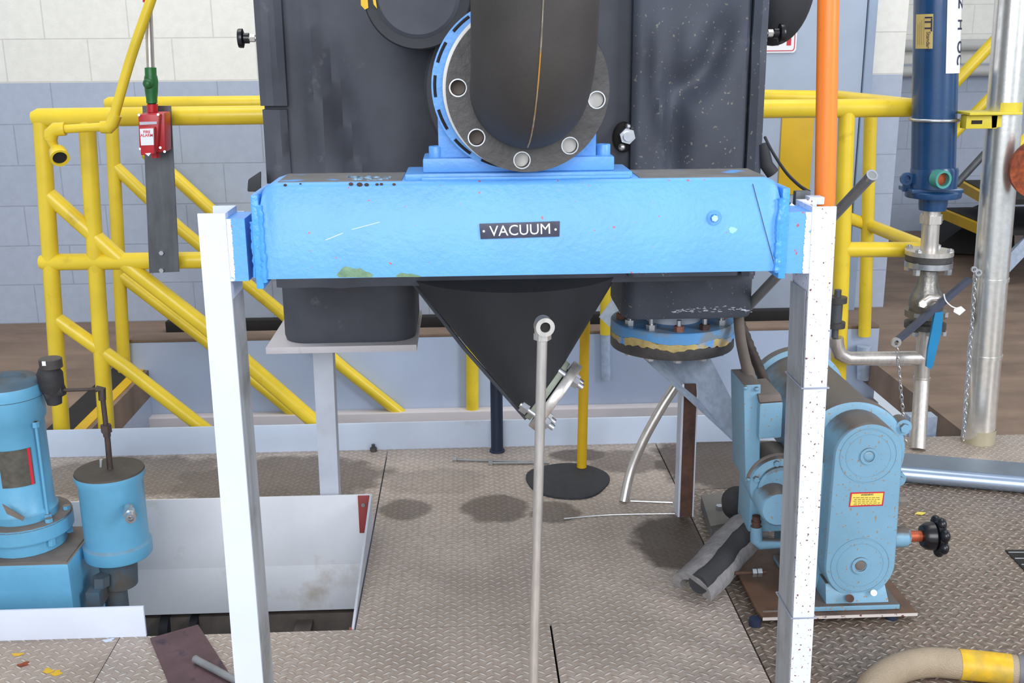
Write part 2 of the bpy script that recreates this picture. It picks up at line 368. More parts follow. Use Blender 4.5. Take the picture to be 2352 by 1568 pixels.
# exit sign on the door
a, b = V(1700, 40, 5.5), V(1828, 121, 5.5)
sg = thing('exit_sign', 'white rounded sign with red letters and red border on the grey door', 'sign', (0.5*(a.x+b.x), 5.5, b.z))
z1 = b.z+.17
mb = MB(); me = holed(rrect(a.x, b.x, b.z, z1, .02), [], .003); mb.data(me, Matrix.Translation((0, 5.5, 0)) @ Matrix.Rotation(R_(90), 4, 'X')); obj('sign_board', mb, white_l, sg)
mb = MB(); me = holed(rrect(a.x+.008, b.x-.008, b.z+.008, z1-.008, .016), [rrect(a.x+.012, b.x-.012, b.z+.012, z1-.012, .013)], .001); mb.data(me, Matrix.Translation((0, 5.4975, 0)) @ Matrix.Rotation(R_(90), 4, 'X')); obj('sign_border', mb, redink, sg)
mb = MB(); mb.data(text_mesh('EXIT', .145, .0008, .004), facing((.5*(a.x+b.x), 5.4975, b.z+.083))); obj('lettering', mb, redink, sg)
# recess pipes and stairs
for lab, y0, y1 in (('upper pale horizontal pipe on the far block wall right of the blue filter', 90, 118), ('lower pale horizontal pipe on the far block wall right of the blue filter', 150, 176)):
    a, b = V(2200, y0, 7.8), V(2200, y1, 7.8); r = (a.z-b.z)/2; z = (a.z+b.z)/2
    tag(obj('wall_pipe', MB().tube([(XR+.0, 7.8, z), (7, 7.8, z)], r), pale_pipe), lab, 'pipe')
st = thing('staircase', 'dark steel stairs with yellow nosings rising behind the silver pipe', 'stairs', (3.6, 6.6, 0))
def seg(mb, p, q, r, n=16): return mb.tube([p, q], r, n)
for (pa, pb) in (((2168, 487), (2300, 535)), ((2213, 424), (2300, 448))):
    a, b = V(pa[0], pa[1], 6.9), V(pb[0], pb[1], 6.0); b.z = a.z
    obj('tread', MB().prism([a, b, b+Vector((1.1, .0, 0)), a+Vector((1.1, 0, 0))], (0, 0, .03)), darkgap, st)
    obj('nosing', MB().prism([a+Vector((-.03, 0, -.035)), b+Vector((-.03, 0, -.035)), b+Vector((0, 0, -.035)), a+Vector((0, 0, -.035))], (0, 0, .06)), yellow_f, st)
a, b = V(2195, 425, 6.5), V(2262, 352, 6.5); obj('stringer', seg(MB(), a, b, .022), plate_grey, st)
a, b = V(2290, 655, 6.0), V(2400, 540, 6.0); obj('stringer', MB().prism([a, b, b+Vector((0, 0, .12)), a+Vector((0, 0, .12))], (0, .03, 0)), galv, st)
a, b = V(2140, 247, 6.5), V(2560, -200, 6.5); obj('handrail', seg(MB(), a, b, .035), yellow, st)
a, b = V(2150, 351, 6.5), V(2560, -73, 6.5); obj('handrail', seg(MB(), a, b, .03), yellow, st)
obj('under_stair_shade', MB().prism([V(2135, 578, 6.9), V(2215, 520, 6.9), V(2330, 470, 6.9), V(2330, 590, 6.9)], (0, .3, 0)), darkgap, st)  # dark prism standing in for the shading below the treads
# toe plates
struct('trim_toe', MB().box((-1.75, YT, 0), (1.10, YT+.008, .100), .0015), toe_m)
tag(obj('anchor_bolt', MB().hexn(G(858, 1036)+Vector((0, 0, .0)), G(858, 1036)+Vector((0, 0, .014)), .012).cyl(G(858, 1036), G(858, 1036)+Vector((0, 0, .026)), .006), black_cast), 'small dark bolt on the floor plate against the grey toe plate', 'bolt')
e = G(345, 1445)
struct('trim_curb', MB().box((-1.9, YS-.004, 0), (e.x, YS+.004, .080), .001), white_p)
# stair nosing at the head of the stairwell
sn = thing('stair_nosing', 'black grit stair nosing with yellow edge behind the left railing posts', 'stair nosing', (xl, 4.1, 0))
obj('grit_strip', MB().box((xl-.10, 3.70, .0), (xl, 4.72, .006)), darkgap, sn)
obj('yellow_edge', MB().box((xl, 3.70, -.03), (xl+.045, 4.72, .004)), yellow_f, sn)

# ------------------------------------------------------------------ railings
YN, YF = 3.70, 4.62
def vx(px, py, Y): return V(px, py, Y).x
def railpost(pt, pb, Y, zt, z0, r): # post through two picture heights, from z0 to zt
    a, b = V(pt[0], pt[1], Y), V(pb[0], pb[1], Y); A = down(a, b, zt); B = down(a, b, z0); return MB().tube([B, A], r)
rn = thing('near_railing', 'nearer yellow pipe railing along the toe plate with two slanted stair handrails', 'railing', (-1.2, YN, 0))
zt = V(330, 266, YN).z; zm = V(300, 601, YN).z
pa = V(75, 272, YN); pz = V(2112, 247, YN)
obj('top_rail', MB().tube([pa, Vector((pa.x+.02, YN, pa.z+.002)), V(590, 264, YN), V(1760, 250, YN), pz], [.022, .031, .031, .031, .031]), yellow, rn)
pa = V(92, 602, YN); obj('mid_rail', MB().tube([pa, pa+Vector((.015, 0, 0)), V(470, 597, YN)], [.022, .029, .029]), yellow, rn)
obj('post', railpost((98, 320), (140, 960), YN, zt, -.05, .028), yellow, rn)
obj('post', railpost((202, 320), (243, 960), YN, zt, -.05, .028), yellow, rn)
obj('post', railpost((1944, 290), (1928, 780), YN, V(1944, 250, YN).z, 0, .028), yellow, rn)
obj('mid_rail', MB().tube([V(1930, 573, YN), V(2120, 573, YN)], .027), yellow, rn)
def slope(pts, Y, r, ext=1.12):
    P = [V(x, y, Y) for x, y in pts]; P[-1] = P[-2]+(P[-1]-P[-2])*ext; return MB().tube(P, r)
obj('stair_handrail', slope([(113, 448), (290, 607), (470, 748), (730, 975)], YN, .027), yellow, rn)
obj('stair_handrail', slope([(128, 730), (290, 845), (470, 985)], YN, .025), yellow, rn)
rf = thing('far_railing', 'farther yellow pipe railing across the stairwell with slanted handrails, partly behind the black tank', 'railing', (-1.2, YF, 0))
zf = V(330, 237, YF).z
pa = V(243, 240, YF); obj('top_rail', MB().tube([pa, pa+Vector((.015, 0, .002)), V(590, 236, YF), V(1760, 222, YF), V(1928, 224, YF), V(2100, 245, 4.0)], [.022, .029, .029, .029, .029, .029]), yellow, rf)
obj('post', railpost((257, 290), (284, 820), YF, zf, .0, .0275), yellow, rf)
obj('post', railpost((1999, 290), (1985, 790), YF, V(1999, 236, YF).z, .10, .0275), yellow, rf)
obj('post_sleeve', MB().cyl(V(1984, 870, YF-.02), V(1985, 795, YF-.02), .031), galv, rf)
obj('post', MB().tube([V(1085, 985, YF), V(1085, 230, YF)], .0285), yellow, rf)
obj('post', MB().tube([V(1391, 767, YF), V(1391, 230, YF)], .025), yellow, rf)
obj('post_sleeve', MB().cyl(V(1392, 872, YF), V(1391, 742, YF), .021), galv, rf)
obj('stair_handrail', slope([(262, 380), (408, 520), (640, 712), (790, 845), (965, 985)], YF, .026), yellow, rf)
obj('stair_handrail', slope([(278, 632), (470, 780), (720, 985)], YF, .026), yellow, rf)
obj('mid_rail', MB().tube([V(1945, 500, YF), V(2000, 518, YF), V(2120, 566, 4.1)], .027), yellow, rf)
tag(obj('wall_handrail', MB().tube([V(335, 350, 5.42), V(408, 412, 5.42), V(490, 487, 5.42), V(740, 700, 5.42)], .032), yellow), 'yellow handrail sloping down along the block wall, seen behind the grey plate', 'handrail')
# yellow slim post standing on the plates
a = G(1336, 1076); tag(obj('yellow_post', MB().tube([a, V(1344, 730, a.y), down(a, V(1344, 730, a.y), 1.0)], .0165), yellow_f), 'slim yellow post standing on the floor behind the black mat', 'post')
a = G(1142, 1036); tag(obj('dark_pipe', MB().tube([a, down(a, V(1140, 880, a.y), .8)], .0215).lathe([(.027, 0), (.027, .006), (.022, .008)], a, (0, 0, 1)), navy_d), 'dark blue vertical pipe in front of the toe plate under the black hopper', 'pipe')

# ------------------------------------------------------------------ yellow gas pipe with nozzle
YG = 3.52
gp = thing('yellow_nozzle_pipe', 'thin yellow pipe coming down beside the fire alarm to an open nozzle', 'pipe', V(140, 372, YG))
obj('pipe', MB().tube(smoothpath([V(376, -90, YG), V(345, 5, YG), V(300, 135, YG), V(258, 283, YG)], 4), .0155).tube([V(258, 290, YG), V(140, 297, YG)], .0135), yellow, gp)
obj('elbow_fitting', MB().tube([V(266, 262, YG), V(257, 284, YG), V(250, 292, YG), V(232, 292, YG)], [.02, .021, .021, .019]), yellow, gp)
obj('elbow_fitting', MB().tube([V(150, 296, YG), V(128, 297, YG), V(118, 306, YG), V(116, 322, YG)], [.021, .022, .022, .02]), yellow, gp)
nz = obj('nozzle', MB().tube([V(114, 312, YG), V(124, 335, YG), V(131, 345, YG-.02)], [.021, .014, .014]).lathe([(.018, 0), (.027, .012), (.029, .05), (.022, .05), (.018, .02), (.0, .018)], V(131, 345, YG-.015), V(139, 366, YG-.06)-V(131, 345, YG-.015)), yellow, gp)
c0 = V(131, 345, YG-.015); ax = (V(139, 366, YG-.06)-c0).normalized()
obj('bore', MB().cyl(c0+ax*.03, c0+ax*.044, .0215), darkgap, nz)

# ------------------------------------------------------------------ fire alarm
YA = 3.62
pl = [V(327, 243, YA), V(392, 243, YA), V(411, 624, YA), V(343, 627, YA)]
mp = thing('mounting_plate', 'long dark grey steel plate bolted to the yellow mid rail', 'plate', V(376, 625, YA))
obj('plate', MB().prism(pl, (0, .008, 0)), plate_grey, mp)
for p in ((372, 580), (372, 620)): obj('bolt', MB().hexn(V(p[0], p[1], YA), V(p[0], p[1], YA)+Vector((0, -.01, 0)), .008), zinc, mp)
fa = thing('fire_alarm_station', 'red fire alarm pull station with white card, hanging on a grey plate', 'fire alarm', V(350, 355, 3.55))
A = lambda x, y, Y: V(x, y, Y)
def face_box(p, Y0, Y1, bev=.002):      # picture quad (bl, br, tr, tl) on plane Y0 given depth back to Y1
    P = [V(x, y, Y0) for x, y in p]; Q = [Vector((v.x, Y1, v.z)) for v in P]
    return MB().hexa([P[0], P[1], Q[1], Q[0], P[3], P[2], Q[2], Q[3]], bev)
obj('housing', face_box([(326, 352), (380, 350), (378, 258), (322, 260)], 3.53, 3.61, .008), red, fa)
obj('front_plate', face_box([(320, 346), (360, 346), (366, 262), (317, 263)], 3.50, 3.53, .004), red, fa)
obj('pull_bar', face_box([(323, 357), (354, 354), (354, 292), (320, 293)], 3.475, 3.50, .004), red, fa)
cardo = obj('white_card', face_box([(324, 334), (353, 333), (352, 295), (321, 296)], 3.472, 3.4745, 0), white_l, fa)
mb = MB(); mb.data(text_mesh('FIRE', .012, .0003, .0002), facing(V(337, 303, 3.4715))); mb.data(text_mesh('ALARM', .012, .0003, .0002), facing(V(337, 311, 3.4715))); obj('lettering', mb, redink, cardo)
obj('name_strip', face_box([(321, 287), (360, 285), (360, 279), (320, 280)], 3.497, 3.4995, 0), white_side, fa)
for x, y in ((319, 264), (363, 263), (322, 342), (368, 339), (378, 348)): obj('screw', MB().cyl(V(x, y, 3.50), V(x, y, 3.494), .004, n=10), zinc, fa)
obj('pull_tip', MB().prism([V(333, 352, 3.474), V(347, 351, 3.474), V(341, 359, 3.474)], (0, .004, 0)), white_l, fa)
obj('bottom_hub', MB().cyl(V(357, 350, 3.56), V(358, 362, 3.56), .014), red, fa)
obj('top_hub', MB().cyl(V(350, 257, 3.56), V(350, 239, 3.56), .017), red, fa)
cn = thing('conduit', 'thin steel conduit with green fittings rising above the red fire alarm', 'pipe', V(349, 240, 3.56))
obj('conduit_pipe', MB().tube([V(347, 180, 3.56), V(337, -80, 3.56)], .0125), steel, cn)
obj('green_fitting', MB().lathe([(.012, 0), (.017, .004), (.017, .015), (.020, .04), (.022, .07), (.020, .085), (.018, .09), (.018, .112), (.013, .114)], V(349, 239, 3.56), V(346, 165, 3.56)-V(349, 239, 3.56)).ball(V(340, 192, 3.54), .016), green, cn)
obj('red_sleeve', MB().cyl(V(338, 5, 3.56), V(337, -60, 3.56), .0135), red, cn)

# ------------------------------------------------------------------ blue cross frame
YB = 1.95
fr = thing('vacuum_frame', 'bright blue steel cross beam on two white channel legs in the foreground', 'frame', (.1, YB, 0))
def cleg(lt, rt, yt, lb, rb, yb, inner, mat, name='leg'):
    # channel: front flange, web on the inner side, back flange
    at, bt = V(lt, yt, YB), V(rt, yt, YB); ab, bb = V(lb, yb, YB), V(rb, yb, YB)
    a0, b0 = down(at, ab, 0), down(bt, bb, 0); wtop = bt.x-at.x; D0 = .102
    s = 1 if inner == 'right' else -1
    def ring(a, b):
        W_ = b.x-a.x; x0, x1 = a.x, b.x; t = .0055
        if s > 0: return [(x0, YB), (x1, YB), (x1, YB+D0), (x0+.006, YB+D0), (x0+.006, YB+D0-t), (x1-t, YB+D0-t), (x1-t, YB+t), (x0, YB+t)]
        return [(x0, YB), (x1, YB), (x1, YB+t), (x0+t, YB+t), (x0+t, YB+D0-t), (x1-.006, YB+D0-t), (x1-.006, YB+D0), (x0, YB+D0)]
    mb = MB(); mb.rings([[(x, y, 0) for x, y in ring(a0, b0)], [(x, y, at.z) for x, y in ring(at, bt)]])
    o = obj(name, mb, mat, fr, smooth=20)
    xi, xo = (b0.x, bt.x) if s > 0 else (a0.x, at.x); e_ = .0006*s
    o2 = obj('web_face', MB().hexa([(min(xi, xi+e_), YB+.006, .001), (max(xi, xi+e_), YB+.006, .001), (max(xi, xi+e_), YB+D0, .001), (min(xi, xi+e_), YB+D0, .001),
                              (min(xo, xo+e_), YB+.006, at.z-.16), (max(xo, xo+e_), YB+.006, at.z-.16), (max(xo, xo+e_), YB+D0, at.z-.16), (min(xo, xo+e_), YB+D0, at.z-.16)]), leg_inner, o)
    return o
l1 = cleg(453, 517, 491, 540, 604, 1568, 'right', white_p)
l2 = cleg(1866, 1922, 475, 1815, 1861, 1568, 'left', white_rust)
# stubs between legs and beam
def stub(x0, x1, yt, yb, mat): 
    a, b = V(x0, yt, YB+.003), V(x1, yb, YB+.003); z0, z1 = V(x0, yb, YB+.003).z, a.z
    t = .006
    mb = MB(); mb.rings([[(x, YB+.003, z0), (x, YB+.09, z0), (x, YB+.09, z1), (x, YB+.003, z1)] for x in (a.x, b.x)]); return mb
obj('beam_stub', stub(519, 572, 503, 646, 0), blue, fr); obj('beam_stub', stub(1806, 1866, 487, 628, 0), blue, fr)
for (x0, x1, y0, y1) in ((519, 541, 503, 646), (1852, 1866, 487, 628)):
    a, b = V(x0, y0, YB+.0022), V(x1, y1, YB+.0022); z0, z1 = V(x0, y1, YB+.0022).z, a.z
    n_ = 90; left = x0 < 900; edge = [( (b.x if left else a.x)+random.uniform(-.0012, .0012), z0+(z1-z0)*i/n_) for i in range(n_+1)]
    fix = a.x if left else b.x
    poly = [(fix, YB+.0022, z0)]+[(x, YB+.0022, z) for x, z in edge]+[(fix, YB+.0022, z1)]
    obj('white_overspray', MB().prism(poly, (0, .0006, 0)), paint_w, fr)
# back flange tips + white caps on top of legs
a = V(517, 491, YB)
# main beam
bl, br_ = V(604, 560, YB).x, V(1788, 520, YB).x
zb0, zb1 = V(620, 641, YB).z, V(640, 421, YB).z
BD = .145
zb0r, zb1r = V(1775, 622, YB).z, V(1760, 408, YB).z
prof = lambda x, z0, z1: [(x, YB, z0), (x, YB+BD, z0), (x, YB+BD, z1), (x, YB+.008, z1), (x, YB, z1-.008)]
mb = MB(); r = .03
xs = [(bl, .030), (bl+.004, .016), (bl+.012, .006), (bl+.03, 0), (bl+.05, 0), (br_-.05, 0), (br_-.03, 0), (br_-.012, .006), (br_-.004, .016), (br_, .030)]
rings = []
for x, dz in xs:
    t = (x-bl)/(br_-bl); rings.append(prof(x, zb0+(zb0r-zb0)*t, zb1+(zb1r-zb1)*t-dz))
mb.rings(rings); beam = obj('cross_beam', mb, blue, fr, smooth=50)
zt_ = lambda x: zb1+(zb1r-zb1)*(x-bl)/(br_-bl)
def topstrip(px0, px1, name, mat, h=.0012, y0=.014, y1=BD-.002, par=None):
    x0, x1 = vx(px0, 410, YB+.05), vx(px1, 410, YB+.05)
    return obj(name, MB().hexa([(x0, YB+y0, zt_(x0)), (x1, YB+y0, zt_(x1)), (x1, YB+y1, zt_(x1)), (x0, YB+y1, zt_(x0)), (x0, YB+y0+.002, zt_(x0)+h), (x1, YB+y0+.002, zt_(x1)+h), (x1, YB+y1, zt_(x1)+h), (x0, YB+y1, zt_(x0)+h)]), mat, par or beam)
topstrip(645, 925, 'dust_layer', dusty); topstrip(1462, 1745, 'dust_layer', dusty)
mb = MB()
for i in range(26):
    t_ = random.random(); p_ = V(800+95*t_, 411, YB+.05); mb.ball((p_.x, YB+.02+random.random()*.05, zt_(p_.x)+.001), 1, (random.uniform(.002, .008), random.uniform(.003, .008), random.uniform(.001, .004)), 4)
obj('peeled_patch', mb, M('peeled_paint_patch', (130, 160, 184), .35, var=.4, vs_=90, bump=.5), beam)
mb = MB()
for px, rr in ((806, 4), (826, 5), (842, 4), (866, 3), (876, 3), (905, 3), (655, 3), (690, 2)):
    mb.ball(V(px, 424+random.uniform(-2, 2), YB), 1, (rr*.0011, .0008, rr*.0008), 4)
obj('rust_pits', mb, rusty, beam)
# end plates (tall thin plates with weld beads)
for px, py0, py1, sgn in ((590, 448, 664, -1), (1800, 432, 640, 1)):
    x = V(px, 550, YB-.005).x; z1, z0 = V(px, py0, YB-.005).z, V(px, py1, YB-.005).z
    ep = obj('end_plate', MB().box((x-.007, YB-.006, z0), (x+.007, YB+BD+.02, z1), .003), blue_weld, fr)
    xb = (bl if sgn < 0 else br_); pts = [(xb+sgn*.001+random.uniform(-.0012, .0012), YB-.002, z0+.012+(z1-z0-.03)*i/26) for i in range(27)]
    obj('weld_bead', MB().tube(pts, [.006+random.uniform(-.0014, .0016) for _ in pts], 8), blue_weld, ep)
    pts = [(x+sgn*.0085+random.uniform(-.001, .001), YB+.008, z0+.02+(z1-z0-.07)*i/20) for i in range(21)]
    obj('weld_bead', MB().tube(pts, [.005+random.uniform(-.001, .0012) for _ in pts], 8), blue_weld, ep)
# chips, gasket smears on the face of the beam, bolt
def smear(cx, cy, rx, ry, mat, name, flat=False):
    pts = []
    for i in range(28):
        a = 2*math.pi*i/28; k_ = 1+.13*math.sin(3*a+1)+.09*math.sin(7*a)
        X, Y_ = cx+rx*math.cos(a)*k_, cy-ry*math.sin(a)*k_
        if flat and math.sin(a) < 0: Y_ = cy
        pts.append(V(X, Y_, YB-.0004))
    return obj(name, MB().prism(pts, (0, .001, 0)), mat, beam)
moss = M('dried_sealant', (120, 150, 120), .85, var=.15, vs_=50, bump=.8)
smear(812, 637, 38, 24, moss, 'sealant_smear', True); smear(935, 636, 26, 9, moss, 'sealant_smear', True)
smear(1683, 528, 9, 7, M('pale_blue_chip', (160, 215, 235), .5), 'paint_chip')
c = V(1640, 500, YB); fb = obj('face_bolt', MB().ring(c, (0, -1, 0), .007, .0125, 0, .002).hexn(c, c+Vector((0, -.007, 0)), .0072).ring(c, (0, -1, 0), .0125, .0145, 0, .0008), blue_plain, fr); tag(fb, 'blue painted bolt head with pale worn tip')
obj('bolt_tip', MB().hexn(c+Vector((0, -.007, 0)), c+Vector((0, -.0078, 0)), .006), M('pale_worn_paint', (176, 214, 226), .5), fb)
obj('scratch', MB().tube([V(748, 551, YB), V(788, 535, YB)], .0006, 6).tube([V(808, 527, YB), V(872, 510, YB)], .0005, 6), white_l, beam)
tag(obj('thin_wire', MB().tube([V(1729, 422, YB-.001), V(1755, 520, YB-.0015), V(1782, 620, YB-.001)], .0007, 6), plate_grey), 'thin dark wire hanging slantwise over the right end of the blue beam', 'wire')
# nameplate
np_ = obj('nameplate', face_box([(1104, 549), (1285, 543), (1286, 508), (1101, 514)], YB-.003, YB, .0008), M('nameplate_plastic', (66, 66, 84), .45, var=.15, vs_=60), fr); tag(np_, 'dark nameplate reading VACUUM')
mb = MB(); mb.data(text_mesh('VACUUM', .0275, .0004, 0, .98), facing(V(1195, 529, YB-.0032), R_(1.6)))
obj('lettering', mb, white_l, np_)
for x, y in ((1111, 531), (1276, 527)): obj('rivet', MB().ball(V(x, y, YB-.003), .0024, seg=6), white_l, np_)
# white tops visible behind the leg tops
obj('leg_gusset', MB().box((V(519, 500, YB).x-.03, YB+.103, V(519, 500, YB).z-.10), (V(519, 500, YB).x+.012, YB+.109, V(519, 500, YB).z-.004)), white_p, fr)

# pedestal bearing housing + flanges
hs = thing('bearing_housing', 'blue cast pedestal housing bolted on top of the blue beam behind the black flange', 'housing', (V(1190, 400, YB+.06).x, YB+.06, zt_(.1)))
def slab(x0, x1, py0, py1, Y0, Y1, bev=.003):
    a, b = V(x0, py0, Y0), V(x1, py1, Y0); return MB().box((V(x0, py1, Y0).x, Y0, V(.5*(x0+x1), py1, Y0).z), (V(x1, py1, Y0).x, Y1, V(.5*(x0+x1), py0, Y0).z), bev)
zsb = zt_(.1)
x0, x1 = vx(930, 405, YB+.02), vx(1452, 405, YB+.02)
obj('sole_plate', MB().box((x0, YB+.018, zsb), (x1, YB+.14, zsb+.012), .003).box((x0+.03, YB+.012, zsb), (x1-.005, YB+.03, zsb+.006), .002), blue_plain, hs)
z0 = zsb+.012
x0, x1 = vx(971, 375, YB+.035), vx(1411, 375, YB+.035); zb = V(1190, 361, YB+.035).z
obj('foot', MB().box((x0, YB+.033, z0), (x1, YB+.137, zb), .004), blue_plain, hs)
x0, x1 = vx(1006, 300, YB+.05), vx(1370, 300, YB+.05)
ctr = V(1212, 205, YB-.02); CZ = ctr.z
mbd = MB(); bodyp = [(x0, zb-.002), (x1, zb-.002), (x1, CZ)]+[(ctr.x+.135*math.cos(R_(a)), CZ+.135*math.sin(R_(a))) for a in range(0, 181, 12)]+[(x0, CZ)]
mbd.prism([(x, YB+.055, z) for x, z in bodyp], (0, .07, 0)); obj('housing_body', mbd, blue_plain, hs)
for px in (1002, 1385):
    c = V(px, 356, YB+.065); c.z = zb; obj('cap_screw', MB().lathe([(.0135, 0), (.0135, .018), (.0125, .0195), (.007, .0195), (.007, .012), (0, .012)], c, (0, 0, 1), 24), blue_plain, hs)
bx = Vector((ctr.x-.003, YB+.045, CZ+.0))
obj('slotted_ring', MB().ring((bx.x-.016, YB+.028, CZ+.004), (0, 1, 0), .10, .150, 0, .022, 64), blue_plain, hs)
for a in range(100, 250, 24):
    obj('ring_slot', MB().tube([(bx.x-.016+.1440*math.cos(R_(t)), YB+.0275, CZ+.004+.1440*math.sin(R_(t))) for t in range(a, a+16, 3)], .0028, 8), darkgap, hs)
# insulated black elbow with flange
FR = .5*(V(1397, 205, YB-.02).x-V(1022, 205, YB-.02).x)
ep = thing('pipe_elbow', 'large black pipe elbow ending in a black eight-hole flange above the blue beam', 'pipe', (ctr.x, YB-.02, CZ-FR))
Mf = Matrix.Translation((ctr.x, YB-.018, CZ)) @ Matrix.Rotation(R_(2.5), 4, 'Z') @ Matrix.Rotation(R_(90), 4, 'X')
BR = FR*.855; hang = [R_(a) for a in (178, 221.5, 264.5, 307, 351, 36, 80, 133)]
me = holed(circ(0, 0, FR, 96), [circ(0, 0, FR*.5, 48)]+[circ(BR*math.cos(a), BR*math.sin(a), .0135, 24) for a in hang], .022)
mb = MB(); mb.data(me, Mf); fl = obj('flange', mb, black_cast, ep)
for a in hang[:5]:
    mb = MB(); c = Mf @ Vector((BR*math.cos(a), BR*math.sin(a), .0112)); ax = (Mf.to_3x3() @ Vector((0, 0, 1)))
    mb.ring(c, ax, .0135, .0155, 0, .0008, 28); obj('hole_rim', mb, zinc, fl)
    mb = MB(); c = Mf @ Vector((BR*math.cos(a), BR*math.sin(a), -.014)); mb.cyl(c, c-ax*.012, .0132); obj('hole_insert', mb, mdust, fl)
obj('gasket_rim', MB().ring((ctr.x-.004, YB-.006, CZ+.002), (.04, 1, 0), FR*.6, FR+.002, 0, .010, 80), M('bright_gasket', (236, 232, 226), .5), ep)
PR = .5*(V(1375, 70, 1.775).x-V(1082, 70, 1.775).x); pc = .5*(V(1375, 70, 1.775).x+V(1082, 70, 1.775).x); PY = 1.772; BRr = .145
arc = [(pc+(ctr.x-pc)*0, PY, 2.6), (pc, PY, CZ+BRr+.05), (pc, PY, CZ+BRr)]
for i in range(1, 13):
    a = R_(90*i/12); arc.append((pc+(ctr.x-pc)*i/12, PY+BRr*(1-math.cos(a)), CZ+BRr*(1-math.sin(a))))
arc.append((ctr.x, YB-.022, CZ))
el = obj('insulated_pipe', MB().tube(arc, PR, 56), M('black_pipe_wrap', (58, 53, 50), .72, var=.12, vs_=8, bump=.12, bs=150), ep)
sp = []
for i in range(0, 12):
    z = 2.1-(2.1-CZ-BRr)*i/11; sp.append((pc+.006, PY-PR-.0002, z))
for i in range(1, 11):
    a = R_(90*i/12); ro = BRr+PR; sp.append((pc+.006-.014*i/10, PY+BRr-ro*math.cos(a)-.0002, CZ+BRr-ro*math.sin(a)))
obj('glue_seam', MB().tube(sp, [.0010+.0005*random.random() for _ in sp], 6), M('glue_seam_tan', (150, 138, 118), .6, var=.3, vs_=40, dirt=((190, 130, 30), 9, .5, .6)), el)

# ------------------------------------------------------------------ black tank
YK = 2.60
kx0, kx1 = vx(603, 330, YK), vx(1757, 330, YK); kz0 = V(1180, 652, YK).z; kz1 = 2.35
tk = thing('insulated_tank', 'big black insulated tank behind the blue beam, with hopper and two foot boxes below', 'tank', (.5*(kx0+kx1), YK+.4, 0))
def sheet(px0, px1, z0, z1, Yf, Yb, bumps, mat, name, step=.014):
    xa, xb = vx(px0, 250, Yf), vx(px1, 250, Yf); nx = max(2, int((xb-xa)/step)); nz = int((z1-z0)/step)
    bl_ = [(V(px, py, Yf), rx, rz, am, rot) for px, py, rx, rz, am, rot in bumps]
    mb = MB(); F_, B_ = [], []
    for i in range(nx+1):
        cf, cb = [], []
        for j in range(nz+1):
            x, z = xa+(xb-xa)*i/nx, z0+(z1-z0)*j/nz; d = 0
            for c, rx, rz, am, rot in bl_:
                dx, dz = x-c.x, z-c.z; ca, sa = math.cos(R_(rot)), math.sin(R_(rot)); u_, w_ = dx*ca+dz*sa, -dx*sa+dz*ca
                d += am*math.exp(-(u_/rx)**2-(w_/rz)**2)
            e_ = min(x-xa, xb-x); d -= .010*math.exp(-(e_/.006)**2)
            cf.append(mb.b.verts.new((x, Yf-d, z)))
        F_.append(cf)
    for i in range(nx):
        for j in range(nz): mb.face([F_[i][j], F_[i+1][j], F_[i+1][j+1], F_[i][j+1]])
    rim = [F_[i][0] for i in range(nx+1)]+[F_[nx][j] for j in range(1, nz+1)]+[F_[i][nz] for i in range(nx-1, -1, -1)]+[F_[0][j] for j in range(nz-1, 0, -1)]
    back = [mb.b.verts.new((v.co.x, Yb, v.co.z)) for v in rim]; n_ = len(rim)
    for i in range(n_): mb.face([rim[i], back[i], back[(i+1) % n_], rim[(i+1) % n_]])
    mb.face(back); return obj(name, mb, mat, tk)
zbk = V(620, 245, YK).z
sheet(606, 1754, kz0, kz1, YK, YK+.62, [(735, 250, .03, .5, .03, 4), (810, 330, .028, .25, -.035, 12), (930, 330, .09, .15, .045, 0), (900, 160, .10, .10, .014, 20), (700, 60, .05, .2, -.012, 0),
    (1010, 390, .08, .05, -.02, 0), (780, 120, .05, .15, .012, 10)], black_ins, 'tank_body', .02)
sheet(597, 660, zbk+.003, kz1-.01, YK-.024, YK+.05, [(640, 120, .02, .3, .010, 3), (618, 60, .012, .3, -.008, 0)], black_ins, 'insulation_wrap')
sheet(600, 658, kz0+.05, zbk-.006, YK-.020, YK+.05, [(640, 330, .02, .12, .014, -8), (618, 300, .015, .1, -.01, 0)], black_ins, 'insulation_wrap')
sheet(1452, 1718, kz0+.02, kz1-.01, YK-.040, YK+.05, [(1655, 90, .030, .06, -.030, -20), (1625, 165, .035, .045, -.034, -40), (1575, 200, .035, .035, -.030, -50), (1552, 290, .026, .10, -.030, 6), (1545, 370, .02, .06, -.02, 0),
    (1510, 150, .02, .10, .016, 0), (1520, 270, .014, .06, .016, 5), (1580, 100, .03, .06, .016, -10), (1640, 300, .05, .12, .012, 0)], black_spot, 'insulation_sheet', .010)
sheet(1724, 1757, kz0+.02, kz1-.01, YK-.052, YK+.05, [(1740, 100, .02, .04, -.008, 0)], black_spot, 'insulation_wrap')
